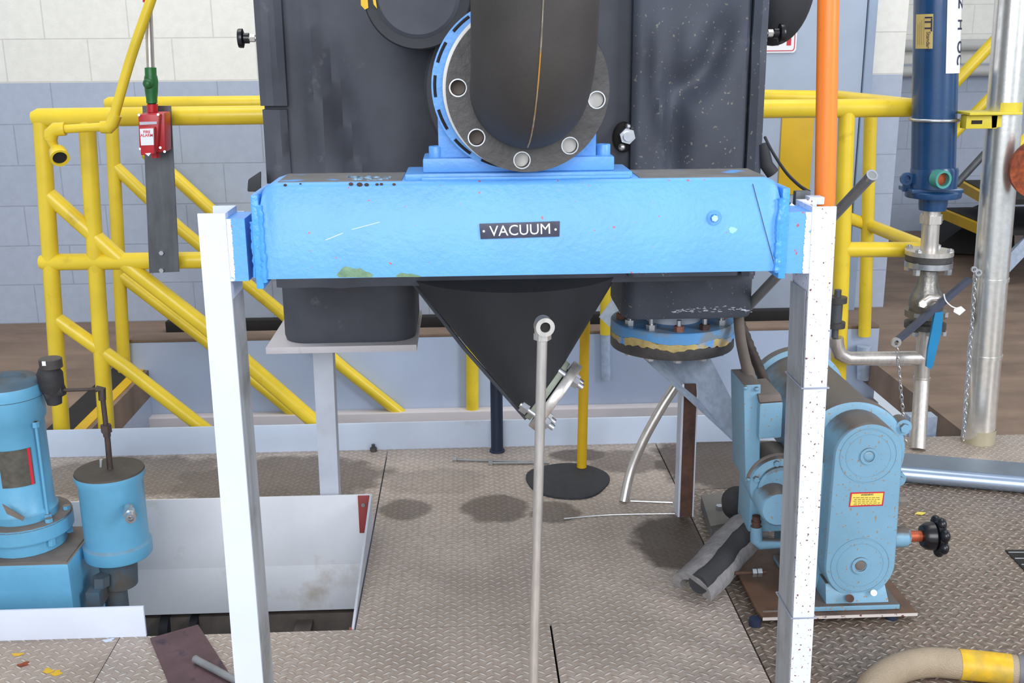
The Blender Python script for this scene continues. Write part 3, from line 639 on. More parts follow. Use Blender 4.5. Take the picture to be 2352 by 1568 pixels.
# round boss upper left
c = V(958, -14, 2.30); rb = .5*(vx(1083, 0, 2.3)-vx(833, 0, 2.3))
bo = obj('round_boss', MB().lathe([(rb*.80, 0), (rb*.97, 0), (rb, .006), (rb, YK-2.3+.02)], c, (0, 1, 0), 64), black_dark, tk)
obj('boss_face', MB().lathe([(0, -.010), (rb*.72, -.008), (rb*.79, -.001), (rb*.79, .02)], c, (0, 1, 0), 64), black_ins, bo)
a = V(836, 3, 2.295); obj('yellow_paint_mark', MB().prism([V(828, -20, 2.296), V(843, -20, 2.296), V(846, 18, 2.296), V(838, 22, 2.296), V(829, 12, 2.296)], (0, .004, 0)), yellow_f, bo)
obj('yellow_paint_mark', MB().prism([V(853, -20, 2.292), V(860, -20, 2.292), V(866, 20, 2.292), V(858, 10, 2.292)], (0, .006, 0)), yellow_f, bo)
c = V(1187, 205, 2.40); rc_ = .5*(vx(1399, 205, 2.4)-vx(974, 205, 2.4)); obj('round_flange_cover', MB().lathe([(0, 0), (rc_-.006, 0), (rc_, .006), (rc_, .22)], (c.x, 2.40, c.z), (0, 1, 0), 72), black_dark, tk)
# side bits
obj('side_bracket', MB().hexa([V(568, 440, 2.5), V(600, 440, 2.5), V(600, 440, 2.62), V(568, 440, 2.62), V(570, 412, 2.5), V(600, 392, 2.5), V(600, 392, 2.62), V(570, 412, 2.62)], .004), black_dark, tk)
obj('side_bracket', MB().tube([V(1752, 330, 2.56), V(1760, 378, 2.56), V(1775, 398, 2.56)], [.012, .016, .016], 12), black_dark, tk)
c = V(1790, -55, 2.75); obj('side_drum', MB().lathe([(.0, 0), (.06, 0), (.085, .012), (.098, .05), (.102, .3)], (c.x, 2.75, c.z-.0+.03), (0, 0, 1), 40) if False else MB().ball((c.x+.0, 2.78, c.z), 1, (.098, .1, .165), 24), black_dark, tk)
for (px, py, sg_) in ((548, 88, 1), (1800, 76, -1)):
    kn = V(px, py, 2.62); ax = Vector((sg_, 0, 0)) if sg_ > 0 else Vector((-1, 0, 0))
    k_ = obj('knob', MB().lathe([(.0, 0), (.021, 0), (.022, .003), (.022, .010), (.012, .013), (.012, .024), (0, .024)], kn, ax, 20), knob_m, tk)
    obj('knob_stem', MB().cyl(kn+ax*.02, kn+ax*.075, .0045).hexn(kn+ax*.026, kn+ax*.038, .009).hexn(kn+ax*.044, kn+ax*.052, .008), steel, k_)
c = V(1440, 312, 2.57); cf = obj('tank_fitting', MB().hexn(c+Vector((0, .03, -.0)), c+Vector((0, -.012, 0)), .019).cyl(c+Vector((0, .0, .0)), c+Vector((0, -.022, 0)), .011).ball(c+Vector((-.012, 0, -.026)), .009).ball(c+Vector((0.002, 0, .022)), .007), zinc, tk)
obj('fitting_hole', MB().ball(c+Vector((-.005, .02, -.004)), 1, (.026, .012, .036)), darkgap, tk)
# foot boxes
def loftbox(p_top, p_bot, ztop, zbot, mat, name, bulge=0):
    mb = MB(); rings = []
    for t in (0, .06, .3, .6, .92, 1):
        a = [(p_bot[i][0]+(p_top[i][0]-p_bot[i][0])*t, p_bot[i][1]+(p_top[i][1]-p_bot[i][1])*t) for i in range(len(p_top))]
        k_ = 1-.02*(t == 0)-.01*(t == 1); cx = sum(q[0] for q in a)/len(a); cy = sum(q[1] for q in a)/len(a)
        rings.append([(cx+(q[0]-cx)*k_, cy+(q[1]-cy)*k_, zbot+(ztop-zbot)*t) for q in a])
    mb.rings(rings); return obj(name, mb, mat, tk)
YFt = 2.80
x0, x1 = vx(642, 720, YFt), vx(952, 720, YFt); zbt = V(780, 788, YFt).z
ft = rrect(x0, x1, YFt, YFt+.36, .07, 8)
loftbox(ft, ft, kz0+.01, zbt, black_ins, 'foot_box')
x0r, x1r = vx(1432, 690, YFt), vx(1734, 690, YFt); zbr = V(1590, 732, YFt).z
ft = rrect(x0r, x1r, YFt, YFt+.30, .045, 8)
fbx = loftbox(ft, ft, kz0+.01, zbr, black_spot, 'foot_box')
mb = MB()
for i in range(70):
    t_ = random.random(); a_ = V(1545+t_*185, 716-12*math.sin(3*t_)*random.random()+random.uniform(-3, 3), YFt-.0004); mb.ball(a_, 1, (random.uniform(.001, .007), .0006, random.uniform(.0004, .0012)), 4)
obj('white_scuffs', mb, white_side, fbx)
# hopper
zc = kz0+.012; cc = Vector((V(1180, 640, 2.68).x, 2.72, zc)); rt = .5*(vx(1428, 645, 2.68)-vx(936, 645, 2.68))
Fc = V(1253, 893, 2.62); n_ = Vector((.80, -.22, -.56)).normalized()
u = Vector((0, 1, 0)); u = (u-n_*u.dot(n_)).normalized(); v_ = n_.cross(u).normalized()
if v_.z > 0: v_ = -v_
mb = MB(); rings = []
NN = 64
for t in [0, .25, .5, .75, .94, 1]:
    ring = []
    for j in range(NN):
        a = 2*math.pi*j/NN
        # angle 0: right side of the top circle meets the upper end of the outlet
        top = cc+Vector((rt*math.cos(a), -.27*math.sin(a)*-1, 0))
        rr = .088
        bot = Fc-v_*rr*math.cos(a)+u*rr*math.sin(a)
        ring.append(top+(bot-top)*t)
    rings.append(ring)
mb.rings(rings); hp = obj('hopper', mb, black_dark, tk)
lp = [cc+Vector((-rt, -.03, 0)), Fc+v_*.088+Vector((0, -.02, 0))]
obj('hopper_seam', MB().tube([lp[0]+Vector((0, -.0, 0)), lp[0]+(lp[1]-lp[0])*.5+Vector((-.006, 0, -.004)), lp[1]], .0055, 8), black_ins, hp)
of = obj('outlet_gasket', MB().lathe([(.0, -.004), (.086, -.004), (.090, 0), (.088, .014), (0, .014)], Fc, n_, 48), M('greenish_gasket', (150, 156, 140), .7, var=.1, vs_=30, bump=.3), tk)
obj('outlet_flange', MB().lathe([(0, 0), (.1, 0), (.102, .003), (.102, .022), (.1, .025), (0, .025)], Fc+n_*.018, n_, 64), steel, tk)
for i in range(4):
    a = 2*math.pi*(i+.42)/4; c = Fc+(v_*math.cos(a)+u*math.sin(a))*.088
    obj('outlet_bolt', MB().cyl(c-n_*.03, c+n_*.072, .008).hexn(c-n_*.026, c-n_*.006, .017).hexn(c+n_*.043, c+n_*.058, .015), zinc, tk)
# ------------------------------------------------------------------ rear stands and flange under the tank
YL = 3.0
ls = thing('tank_stand', 'white steel stand with flat top plate under the left foot of the black tank', 'stand', (V(757, 1130, YL).x, YL, 0))
x0, x1 = vx(610, 800, YFt-.03), vx(957, 800, YFt-.03)
obj('top_plate', MB().box((x0, YFt-.03, zbt-.018), (x1, YFt+.36, zbt), .0015), M('stand_plate_paint', (200, 194, 196), .5, var=.05, dirt=((150, 120, 100), 14, .58, .75)), ls)
a, b = V(719, 830, YL), V(765, 830, YL); a2, b2 = V(735, 1130, YL), V(778, 1130, YL)
P0, P1 = down(a, a2, 0), down(a, a2, zbt-.018); Q0, Q1 = down(b, b2, 0), down(b, b2, zbt-.018)
obj('leg', MB().hexa([P0, Q0, Q0+Vector((0, .055, 0)), P0+Vector((0, .055, 0)), P1, Q1, Q1+Vector((0, .055, 0)), P1+Vector((0, .055, 0))], .001), white_side, ls)
rs_ = thing('rusty_post', 'rusty brown steel channel post with white edges standing right of the mat', 'post', G(1572, 1185))
g = G(1575, 1186); xa, xb = vx(1563, 1000, g.y), vx(1594, 1000, g.y)
xa0, xb0 = g.x-.019, g.x+.019
obj('channel', MB().box((xa0, g.y, 0), (xb0, g.y+.004, .42), 0), rusty, rs_)
obj('channel_edge', MB().box((xa0-.006, g.y-.002, 0), (xa0, g.y+.055, .42)), white_side, rs_)
obj('channel_edge', MB().box((xb0, g.y-.002, 0), (xb0+.004, g.y+.055, .42)), white_side, rs_)
fg = thing('pipe_flange_pair', 'blue flange bolted onto a black rusty flange under the right foot of the tank', 'flange', (V(1572, 800, 2.96).x, 2.96, .55))
fc = V(1572, 780, 2.80); fcx = fc.x; R2 = .5*(vx(1712, 780, 2.96)-vx(1432, 780, 2.96)); FY = 2.80+R2*1.0
zt2 = V(1572, 768, 2.80).z; zmid = V(1572, 797, 2.80).z; zlow = V(1572, 829, 2.80).z
obj('black_flange', MB().lathe([(0, 0), (R2*.99, 0), (R2, .003), (R2, zmid-.004-zlow), (R2*.97, zmid-zlow-.002), (0, zmid-zlow-.002)], (fcx, FY, zlow), (0, 0, 1), 80), black_cast, fg)
gr_ = []
mb = MB(); ring1 = []; ring0 = []; 
for j in range(120):
    a = 2*math.pi*j/120; rr = R2*1.004; jag = .006*max(0, math.sin(a*7+1))+.005*abs(math.sin(a*19))+.003*random.random()
    ring0.append((fcx+rr*math.cos(a), FY+rr*math.sin(a), zmid-.003-jag)); ring1.append((fcx+rr*math.cos(a), FY+rr*math.sin(a), zmid+.004+.008*max(0, math.sin(a*5+.6))+.003*random.random()))
mb.rings([ring0, ring1]); obj('torn_gasket', mb, tan, fg)
obj('blue_flange', MB().lathe([(0, 0), (R2*.985, 0), (R2, .002), (R2, zt2-zmid-.003), (R2*.985, zt2-zmid), (0, zt2-zmid)], (fcx, FY, zmid+.001), (0, 0, 1), 80), M('chipped_blue_flange', (96, 158, 214), .5, var=.08, dirt=((128, 140, 150), 9, .48, .6), bump=.2), fg)
obj('neck', MB().cyl((fcx, FY, zt2), (fcx, FY, kz0), R2*.45), white_side, fg)
for i in range(12):
    a = R_(-90+30*i-4); c = Vector((fcx+R2*.83*math.cos(a), FY+R2*.83*math.sin(a), 0)); mt = zinc if i % 3 else M('rusty_nut', (140, 92, 74), .6, var=.2, vs_=60)
    bo_ = obj('stud', MB().cyl((c.x, c.y, zlow-.012), (c.x, c.y, zt2+.032), .0068, n=14).hexn((c.x, c.y, zlow-.012), (c.x, c.y, zlow), .013), zinc, fg)
    obj('nut', MB().hexn((c.x, c.y, zt2), (c.x, c.y, zt2+.016), .0145), mt if i != 1 else rusty, bo_)

# ------------------------------------------------------------------ middle floor things
ptop, pbot = V(1246, 760, 1.93), V(1225, 1560, 1.93)
sp_ = thing('stainless_drain_pipe', 'thin upright stainless pipe with an open elbow in front of the hopper', 'pipe', down(ptop, pbot, 0))
obj('pipe', MB().tube([down(ptop, pbot, 0), ptop], .0098), steel, sp_)
ec = V(1247, 744, 1.93)
eo = obj('open_elbow', MB().tube([ptop+Vector((0, 0, -.008)), ptop+Vector((0, 0, .004)), ec+Vector((0, -.002, .002))], [.0148, .0155, .015]).ball(ec, .0165, (1, .9, 1.05)), steel, sp_)
obj('elbow_socket', MB().lathe([(.0095, -.001), (.0095, .020), (.0175, .020), (.0175, -.004)], ec+Vector((0, -.010, 0)), (.12, -1, .05), 32, closed=True), steel, eo)
obj('bore', MB().cyl(ec+Vector((0, -.015, 0)), ec+Vector((0, -.024, 0)), .0096), darkgap, eo)
obj('hex_collar', MB().hexn(ptop+Vector((0, 0, -.016)), ptop+Vector((0, 0, -.004)), .0165), steel, sp_)
# mat
mb = MB(); pts = []
c0 = G(1304, 1105); rx = .5*(G(1400, 1105).x-G(1208, 1105).x); ry = .5*(G(1300, 1065).y-G(1300, 1146).y)
for i in range(40):
    a = 2*math.pi*i/40; k_ = 1+.03*math.sin(3*a)+.02*math.sin(5*a+1); pts.append((c0.x+rx*k_*math.cos(a), c0.y+ry*k_*math.sin(a), .0005))
mb.prism(pts, (0, 0, .006)); tag(obj('rubber_mat', mb, black_mat), 'round black rubber mat lying on the checker plate', 'mat')
for lab, a, b in (('longer threaded rod with a nut lying on the floor left of the mat', (1040, 1055), (1222, 1060)), ('shorter threaded rod with a nut lying nearer the mat', (1122, 1063), (1262, 1062))):
    p, q = G(*a, Z=.006), G(*b, Z=.006); t = thing('threaded_rod', lab, 'rod', (p+q)/2); dd = (q-p).normalized()
    obj('rod', MB().cyl(p, q, .004, n=10), greybar, t); obj('nut', MB().hexn(p+dd*.0, p+dd*.014, .0095), zinc, t)
# curved stainless tube
g = G(1433, 1152); pth = smoothpath([g, V(1448, 1085, 3.13), V(1476, 1015, 3.14), V(1520, 935, 3.15), V(1560, 872, 3.16), V(1590, 800, 3.18)], 6)
tag(obj('curved_tube', MB().tube(pth, .0148), steel), 'curved stainless tube rising from the floor left of the rusty post', 'tube')
# galvanised sheet
gsp = [V(1376, 728, 3.26), V(1540, 880, 2.93), V(1706, 1034, 2.86), V(1716, 985, 2.86), V(1636, 830, 2.93), V(1560, 700, 3.22), V(1412, 680, 3.26)]
mb = MB(); th = Vector((0, .003, 0)); mb.prism(gsp, th)
tag(obj('galvanised_chute', mb, galv), 'tapered galvanised sheet slanting down from the tank to the pump', 'metal sheet')
tag(obj('chute_slot', MB().ball(V(1702, 985, 2.855), 1, (.008, .004, .022), 10), darkgap), 'dark oval slot plug at the low end of the galvanised sheet', 'slot')
# floor wires
tag(obj('floor_wire', MB().tube(smoothpath([G(1295, 1191, .003), G(1400, 1182, .003), G(1550, 1179, .003)], 5), .0022, 8), zinc), 'long thin bright wire lying on the plates left of the rusty post', 'wire')
tag(obj('floor_strip', MB().tube([G(1448, 1150, .003), G(1545, 1154, .003)], .003, 8), zinc), 'short bright strip between the curved tube and the rusty post', 'strip')

# ------------------------------------------------------------------ trough panel in the floor opening
tp = thing('trough_panel', 'pale steel trough panel with red lugs lining the floor opening', 'panel', (-.8, YP, -.27))
XL = -2.0
zpt = V(700, 1139, YP).z; zcr = V(700, 1297, YP).z
obj('rear_panel', MB().box((XL, YP, zcr), (XS-.004, YP+.005, zpt), .001).hexa([(XL, YP-.004, -.27), (XS-.004, YP-.004, -.27), (XS-.004, YP+.003, -.27), (XL, YP+.003, -.27), (XL, YP, zcr), (XS-.004, YP, zcr), (XS-.004, YP+.006, zcr), (XL, YP+.006, zcr)]), panel_m, tp)
ga = Vector((XS-.012, YP, zpt)); gb = Vector((XS-.012, YS+.004, -.0)); 
obj('side_gusset', MB().prism([(XS-.010, YP, zpt), (XS-.010, YS+.006, .004), (XS-.010, YS+.006, -.06), (XS-.010, YP, -.27)], (.006, 0, 0)), white_side, tp)
lg = obj('red_lug', MB().box((XS-.045, YP-.004, -.02), (XS-.011, YP, zpt-.002), .0008), M('red_primer', (150, 62, 58), .6, var=.1), tp)
obj('lug_bolt', MB().cyl((XS-.030, YP-.004, zpt-.03), (XS-.030, YP-.009, zpt-.03), .006), zinc, lg)
obj('red_lug', MB().box((XS-.017, YS+.006, -.12), (XS-.010, YS+.012, -.0), .0008), M('red_primer_b', (160, 84, 70), .6, var=.1), tp)
# dark pipework below
up = thing('underfloor_pipework', 'dark pipes and valve seen through the gap in the floor below the trough panel', 'pipework', (-.6, 2.9, -.5))
obj('pipe', MB().tube([(-1.4, 2.95, -.40), (-.25, 2.95, -.42)], .035), darkpipe, up)
obj('flange', MB().cyl(V(372, 1440, 3.0), V(392, 1440, 3.0), .04), black_dark, up)
obj('flange', MB().cyl(V(440, 1440, 3.0), V(458, 1440, 3.0), .04), black_dark, up)
a, b = V(680, 1395, 3.0), V(740, 1450, 2.7); obj('brace', MB().box((a.x, 2.6, -.34), (a.x+.05, 3.2, -.32)), mdust, up)
obj('brace', MB().box((-1.3, 3.0, -.5), (-.2, 3.02, -.3)), mdust, up)
# purple plate and rod
pp = [G(345, 1468, .001), G(400, 1600, .001), G(560, 1600, .001), G(455, 1437, .001)]
tag(obj('steel_offcut', MB().prism(pp, (0, 0, .004)), purple), 'purplish brown steel offcut lying on the floor left of the front leg', 'plate')
a, b = G(448, 1513, .015), G(560, 1572, .015); tag(obj('steel_rod', MB().cyl(a, b, .0085).cyl(a, a+(b-a)*.02, .0092), greybar), 'short grey steel rod lying on the purplish plate', 'rod')
# paint drips
for i, (px, py, m_) in enumerate([(40, 1503, yellow_f), (78, 1463, rust_orange), (110, 1540, yellow_f), (130, 1545, yellow_f), (55, 1525, rust_orange), (250, 1470, toe_m)]):
    c = G(px, py, .0002); pts = [(c.x+.012*(1+.4*math.sin(3*a+i))*math.cos(a), c.y+.009*(1+.4*math.cos(2*a+i))*math.sin(a), .0003) for a in [2*math.pi*j/14 for j in range(14)]]
    nm = {0: 'yellow', 1: 'orange', 2: 'yellow', 3: 'yellow', 4: 'orange', 5: 'pale'}[i]
    o = obj('paint_spot', MB().prism(pts, (0, 0, .0006)), m_); tag(o, ['upper yellow paint spot on the plates at the lower left', 'upper orange paint spot below the white curb', 'lower left yellow paint spot of the close pair on the plates', 'lower right yellow paint spot of the close pair on the plates', 'lower orange paint spot between the yellow ones', 'pale paint spot on the plates just below the white curb'][i], 'paint spot', 'paint spots on the left plates')

# ------------------------------------------------------------------ left pump motor
YM = 2.66
mc = V(30, 1000, YM); mr = vx(108, 1000, YM)-mc.x
mo = thing('pump_motor', 'light blue upright pump motor at the left edge behind the white curb', 'motor', (mc.x, YM, -.25))
zt0 = V(30, 868, YM).z; zb0_ = V(30, 1178, YM).z
obj('motor_body', MB().lathe([(mr*1.0, 0), (mr*1.02, .02), (mr*.93, .03), (mr*.93, (zt0-zb0_)*.70), (mr*1.0, (zt0-zb0_)*.72), (mr*1.03, (zt0-zb0_)*.88), (mr*.95, (zt0-zb0_)*.885)], (mc.x, YM, zb0_), (0, 0, 1), 64), mblue, mo)
cp = obj('motor_cap', MB().lathe([(mr*1.05, 0), (mr*1.06, .014), (mr*1.02, .030)], (mc.x, YM, zb0_+(zt0-zb0_)*.885), (0, 0, 1), 64), mblue, mo)
obj('cap_dust', MB().lathe([(mr*1.02, 0), (mr*.9, .010), (mr*.6, .012), (mr*.55, .004), (mr*.1, .003)], (mc.x, YM, zb0_+(zt0-zb0_)*.885+.030), (0, 0, 1), 64), dusty_blue, cp)
def cylpatch(c, r, a0, a1, z0, z1, th=.002, n=12):
    mb = MB(); A_ = [R_(a0+(a1-a0)*i/n) for i in range(n+1)]
    o_ = [(c[0]+(r+th)*math.cos(a), c[1]+(r+th)*math.sin(a)) for a in A_]; i_ = [(c[0]+r*math.cos(a), c[1]+r*math.sin(a)) for a in reversed(A_)]
    return mb.prism([(x, y, z0) for x, y in o_+i_], (0, 0, z1-z0))
za, zc_ = V(60, 1038, YM-mr).z, V(60, 1122, YM-mr).z
rp = obj('rating_plate', cylpatch((mc.x, YM), mr*.93, -96, -40, zc_, za), M('grey_rating_plate', (96, 92, 84), .4, metal=.3, var=.15, vs_=60), mo)
obj('red_stripe', cylpatch((mc.x, YM), mr*.93+.002, -47, -42, zc_, za, .0006, 3), redink, rp)
for a in (-28, -150, 60, 150):
    c = (mc.x+mr*1.03*math.cos(R_(a)), YM+mr*1.03*math.sin(R_(a))); tr = obj('tie_rod', MB().cyl((c[0], c[1], zb0_), (c[0], c[1], zb0_+(zt0-zb0_)*.72), .004, n=10), mblue, mo)
    obj('rod_nut', MB().hexn((c[0], c[1], zb0_), (c[0], c[1], zb0_+.014), .010).hexn((c[0], c[1], zb0_+(zt0-zb0_)*.68), (c[0], c[1], zb0_+(zt0-zb0_)*.72), .009), mblue, tr)
# flange plate and pump head (octagonal, turned)
def ngonz(cx, cy, r, n, rot, z0, z1, mat, name, par, bev=0, sx=1):
    pts = [(cx+sx*r*math.cos(rot+2*math.pi*i/n), cy+r*math.sin(rot+2*math.pi*i/n), z0) for i in range(n)]
    mb = MB().prism(pts, (0, 0, z1-z0))
    if bev: bmesh.ops.bevel(mb.b, geom=list(mb.b.edges), offset=bev, segments=2, affect='EDGES')
    return obj(name, mb, mat, par)
fr_ = vx(165, 1200, YM)-mc.x
hd = ngonz(mc.x, YM, fr_, 24, 0, zb0_-.045, zb0_-.002, mblue, 'mounting_flange', mo, .004)
ngonz(mc.x, YM, fr_*.98, 24, 0, zb0_-.002, zb0_, mdust, 'flange_dust', hd)
ngonz(mc.x, YM, fr_*.82, 24, 0, zb0_-.085, zb0_-.045, mblue, 'pump_neck', mo, .003)
zq = zb0_-.085
ph = obj('pump_head', MB().box((mc.x-.2, YM-.13, -.26), (vx(185, 1290, YM-.05), YM+.10, zq), .012), mblue, mo)
obj('head_dust', MB().box((mc.x-.18, YM-.118, zq), (vx(178, 1290, YM-.05), YM+.09, zq+.0015)), mdust, ph)
for a in (-35, 10): 
    c = (mc.x+fr_*.88*math.cos(R_(a)), YM+fr_*.88*math.sin(R_(a))); obj('flange_bolt', MB().hexn((c[0], c[1], zb0_-.065), (c[0], c[1], zb0_+.010), .010), mblue, hd)
# nozzle tag on the motor
obj('wire_tag', MB().prism([V(5, 1158, YM-mr-.02), V(16, 1180, YM-mr-.02), V(52, 1196, YM-mr-.03), V(56, 1188, YM-mr-.03), V(22, 1168, YM-mr-.02)], (0, .003, 0)), mdust, mo)
# pressure switch with knob and rusty pipe
YV = 2.66
vl = thing('pressure_switch', 'dusty black regulator with round knob beside the blue motor', 'regulator', V(118, 925, YV))
obj('body', MB().lathe([(.008, 0), (.018, .004), (.022, .03), (.030, .045), (.032, .085), (.024, .10), (.012, .11)], V(126, 930, YV), V(114, 858, YV)-V(126, 930, YV), 20).cyl(V(112, 902, YV), V(146, 893, YV), .026, .016, 14).box(V(96, 905, YV-.015), V(118, 862, YV+.02), .004), cast_dust, vl)
kb = V(118, 845, YV); obj('knob', MB().lathe([(.012, -.006), (.013, 0), (.028, .002), (.028, .024), (.026, .026)], kb, (0, 0, 1), 28), M('dark_knob_dusty', (70, 64, 62), .5, var=.1), vl)
obj('knob_mark', MB().box(V(97, 840, YV-.029), V(106, 829, YV-.024)), white_l, vl)
obj('bracket', MB().tube([V(98, 890, YV), V(78, 905, YV)], .012, 10), cast_dust, vl)
pr = thing('rusty_gas_pipe', 'rusty thin pipe with elbow running from the regulator down to the blue canister', 'pipe', V(252, 1080, YV))
obj('pipe', MB().tube([V(146, 896, YV), V(228, 893, YV)], .0045).tube([V(235, 905, YV), V(243, 975, YV)], .0065).tube([V(245, 985, YV), V(253, 1078, YV)], .0075), darkpipe, pr)
obj('elbow', MB().tube([V(222, 893, YV), V(234, 894, YV), V(235, 918, YV)], [.009, .0105, .0095]), darkpipe, pr)
obj('union', MB().hexn(V(243, 975, YV), V(245, 992, YV), .014).hexn(V(245, 992, YV), V(246, 1002, YV), .010), darkpipe, pr)
# canister
cc_ = V(250, 1078, 2.66); cr = .5*(vx(330, 1078, 2.66)-vx(172, 1078, 2.66)); cbz = V(272, 1270, 2.66).z; Hc = cc_.z-cbz; cxm = .5*(cc_.x+V(273, 1262, 2.66).x)
cn_ = thing('blue_canister', 'light blue steel canister with dark lid standing right of the motor', 'canister', (cxm, 2.66, cbz-.08))
obj('canister_body', MB().lathe([(cr*.97, 0), (cr*.99, .004), (cr*.99, Hc*.14), (cr*.92, Hc*.17), (cr*.92, Hc*.86), (cr*1.0, Hc*.93), (cr*1.0, Hc*.985)], (cxm, 2.66, cbz), (0, 0, 1), 64), mblue, cn_)
ld = obj('lid', MB().lathe([(cr*1.0, 0), (cr*.98, .005), (0, .006)], (cxm, 2.66, cc_.z-.004), (0, 0, 1), 64), M('dark_dusty_lid', (74, 66, 60), .7, var=.12, vs_=20), cn_)
obj('lid_bolt', MB().cyl(V(232, 1072, 2.63), V(232, 1055, 2.63), .004), zinc, ld)
pk = V(296, 1170, 2.66-cr*.95); dk = Vector((.35, -.9, -.12)).normalized()
obj('petcock', MB().cyl(pk-dk*.01, pk+dk*.018, .012).hexn(pk+dk*.014, pk+dk*.030, .0165).lathe([(.013, .030), (.013, .048), (.007, .048), (.007, .034)], pk, dk, 20, closed=True), zinc, cn_)
obj('foot', MB().lathe([(.045, -.09), (.05, -.02), (.06, .0)], (cxm-.005, 2.66, cbz), (0, 0, 1), 24).cyl((cxm-.02, 2.66, cbz-.3), (cxm-.02, 2.66, cbz-.05), .03), dusty_blue, cn_)
obj('foot_bolt', MB().hexn(V(232, 1345, 2.60), V(232, 1322, 2.60), .022).box(V(195, 1362, 2.56), V(270, 1340, 2.70), .003), dusty_blue, cn_)

# ------------------------------------------------------------------ right pump
YPp = 2.335
pz0 = V(1930, 1412, YPp).z
pb = thing('equipment_table', 'brown steel base plate on short legs under the blue pump', 'table', (V(1900, 1440, YPp).x, YPp+.2, 0))
bpl = [V(1748, 1415, YPp), V(2108, 1402, YPp), V(2085, 1318, YPp+.26), V(1705, 1328, YPp+.30)]
zpl = pz0
bpts = [(V(1752, 1415, YPp).x, YPp), (V(2108, 1402, YPp).x, YPp), (V(2108, 1402, YPp).x-.005, YPp+.40), (G(1702, 1322, zpl).x, G(1702, 1322, zpl).y+.14), (G(1700, 1326, zpl).x, G(1700, 1326, zpl).y), (G(1738, 1400, zpl).x, G(1738, 1400, zpl).y)]
base_top = M('brown_worn_plate', (104, 76, 58), .45, var=.15, vs_=14, dirt=((60, 46, 38), 9, .5, .7))
obj('plate', MB().prism([(x, y, zpl-.007) for x, y in bpts], (0, 0, .007)), base_top, pb)
obj('plate_edge', MB().box((bpts[0][0], YPp-.0015, zpl-.008), (bpts[1][0], YPp+.0, zpl-.0005)), M('chipped_white_edge', (206, 196, 190), .6, var=.05, spots=[((120, 60, 50), 80, .6, .68)]), pb)
for px, dy in ((1730, .008), (2045, .02), (1735, .34), (2045, .34)):
    c = G(px, 1455); x = V(px, 1440, YPp+.02).x; obj('leg', MB().cyl((x, YPp+dy, 0), (x, YPp+dy, zpl-.007), .0145), navy_d, pb)
obj('shadow_strip', MB().box((V(1760, 1450, YPp+.03).x, YPp+.03, .002), (V(2030, 1440, YPp+.03).x, YPp+.035, zpl-.008)), darkgap, pb)  # black strip standing in for the shadow under the base plate
obj('base_rail', MB().box((V(1745, 1440, YPp+.045).x, YPp+.024, .022), (V(2035, 1440, YPp+.045).x, YPp+.03, .026)), mdust, pb)
pm = thing('blue_pump', 'blue grey pump with stadium shaped gear cover and warning label, behind the right leg', 'pump', (V(1970, 1380, YPp).x, YPp+.2, zpl))
YC = 2.375
ct, cb = V(1995, 1047, YC), V(1976, 1298, YC); rtc = .5*(V(2071, 1047, YC).x-V(1916, 1047, YC).x)+.002; rbc = .5*(V(2053, 1298, YC).x-V(1890, 1298, YC).x)
def stadium(c1, r1, c2, r2, Y, n=20):
    up = [(c1.x+r1*math.cos(R_(a)), Y, c1.z+r1*math.sin(R_(a))) for a in [180*i/n for i in range(n+1)]]
    dn = [(c2.x+r2*math.cos(R_(a)), Y, c2.z+r2*math.sin(R_(a))) for a in [180+180*i/n for i in range(n+1)]]
    return up+dn
mb = MB(); rings = []
for dy, k_ in ((0, .955), (.004, .99), (.01, 1.0), (.11, 1.0)): rings.append(stadium(ct, rtc*k_, cb, rbc*k_, YC+dy))
mb.rings(rings); cov = obj('gear_cover', mb, mblue2, pm)
for c, r, nm in ((ct, rtc, 1), (cb, rbc, 0)):
    obj('bearing_cap', MB().ring((c.x, YC, c.z), (0, -1, 0), r*.80, r*.83, -.001, .0012, 56).ring((c.x, YC, c.z), (0, -1, 0), r*.17, r*.25, -.001, .0035, 32).ring((c.x, YC, c.z), (0, -1, 0), r*.64, r*.655, -.001, .0006, 56), mblue2, cov)
    obj('centre_plug', MB().ball((c.x, YC, c.z), 1, (r*.15, .003, r*.15), 8), mblue2 if nm else mdust, cov)
# warning label
wl = obj('warning_label', face_box([(1950, 1164), (2028, 1161), (2032, 1129), (1954, 1131)], YC-.0012, YC, 0), redink, cov); tag(wl, 'yellow warning label with red border')
wi = obj('label_field', face_box([(1953, 1161), (2025, 1158), (2029, 1132), (1957, 1134)], YC-.0016, YC-.0011, 0), yelab, wl)
mb = MB(); rr_ = R_(1.5)
mb.data(text_mesh('WARNING', .0062, .0002, .0001), facing(V(1992, 1136, YC-.0018), rr_))
obj('lettering', mb, ink, wl)
mb = MB()
for i in range(5):
    y = 1142+4.1*i; x0_ = 1960+(i % 2)*2; 
    xx = x0_
    while xx < 2020-(i % 3)*3:
        L = random.uniform(4, 9); mb.prism([V(xx, y, YC-.0017), V(xx+L, y-.2, YC-.0017), V(xx+L, y+1.2, YC-.0017), V(xx, y+1.4, YC-.0017)], (0, .0001, 0)); xx += L+2
obj('fine_print', mb, M('brown_ink', (130, 96, 40), .6), wl)
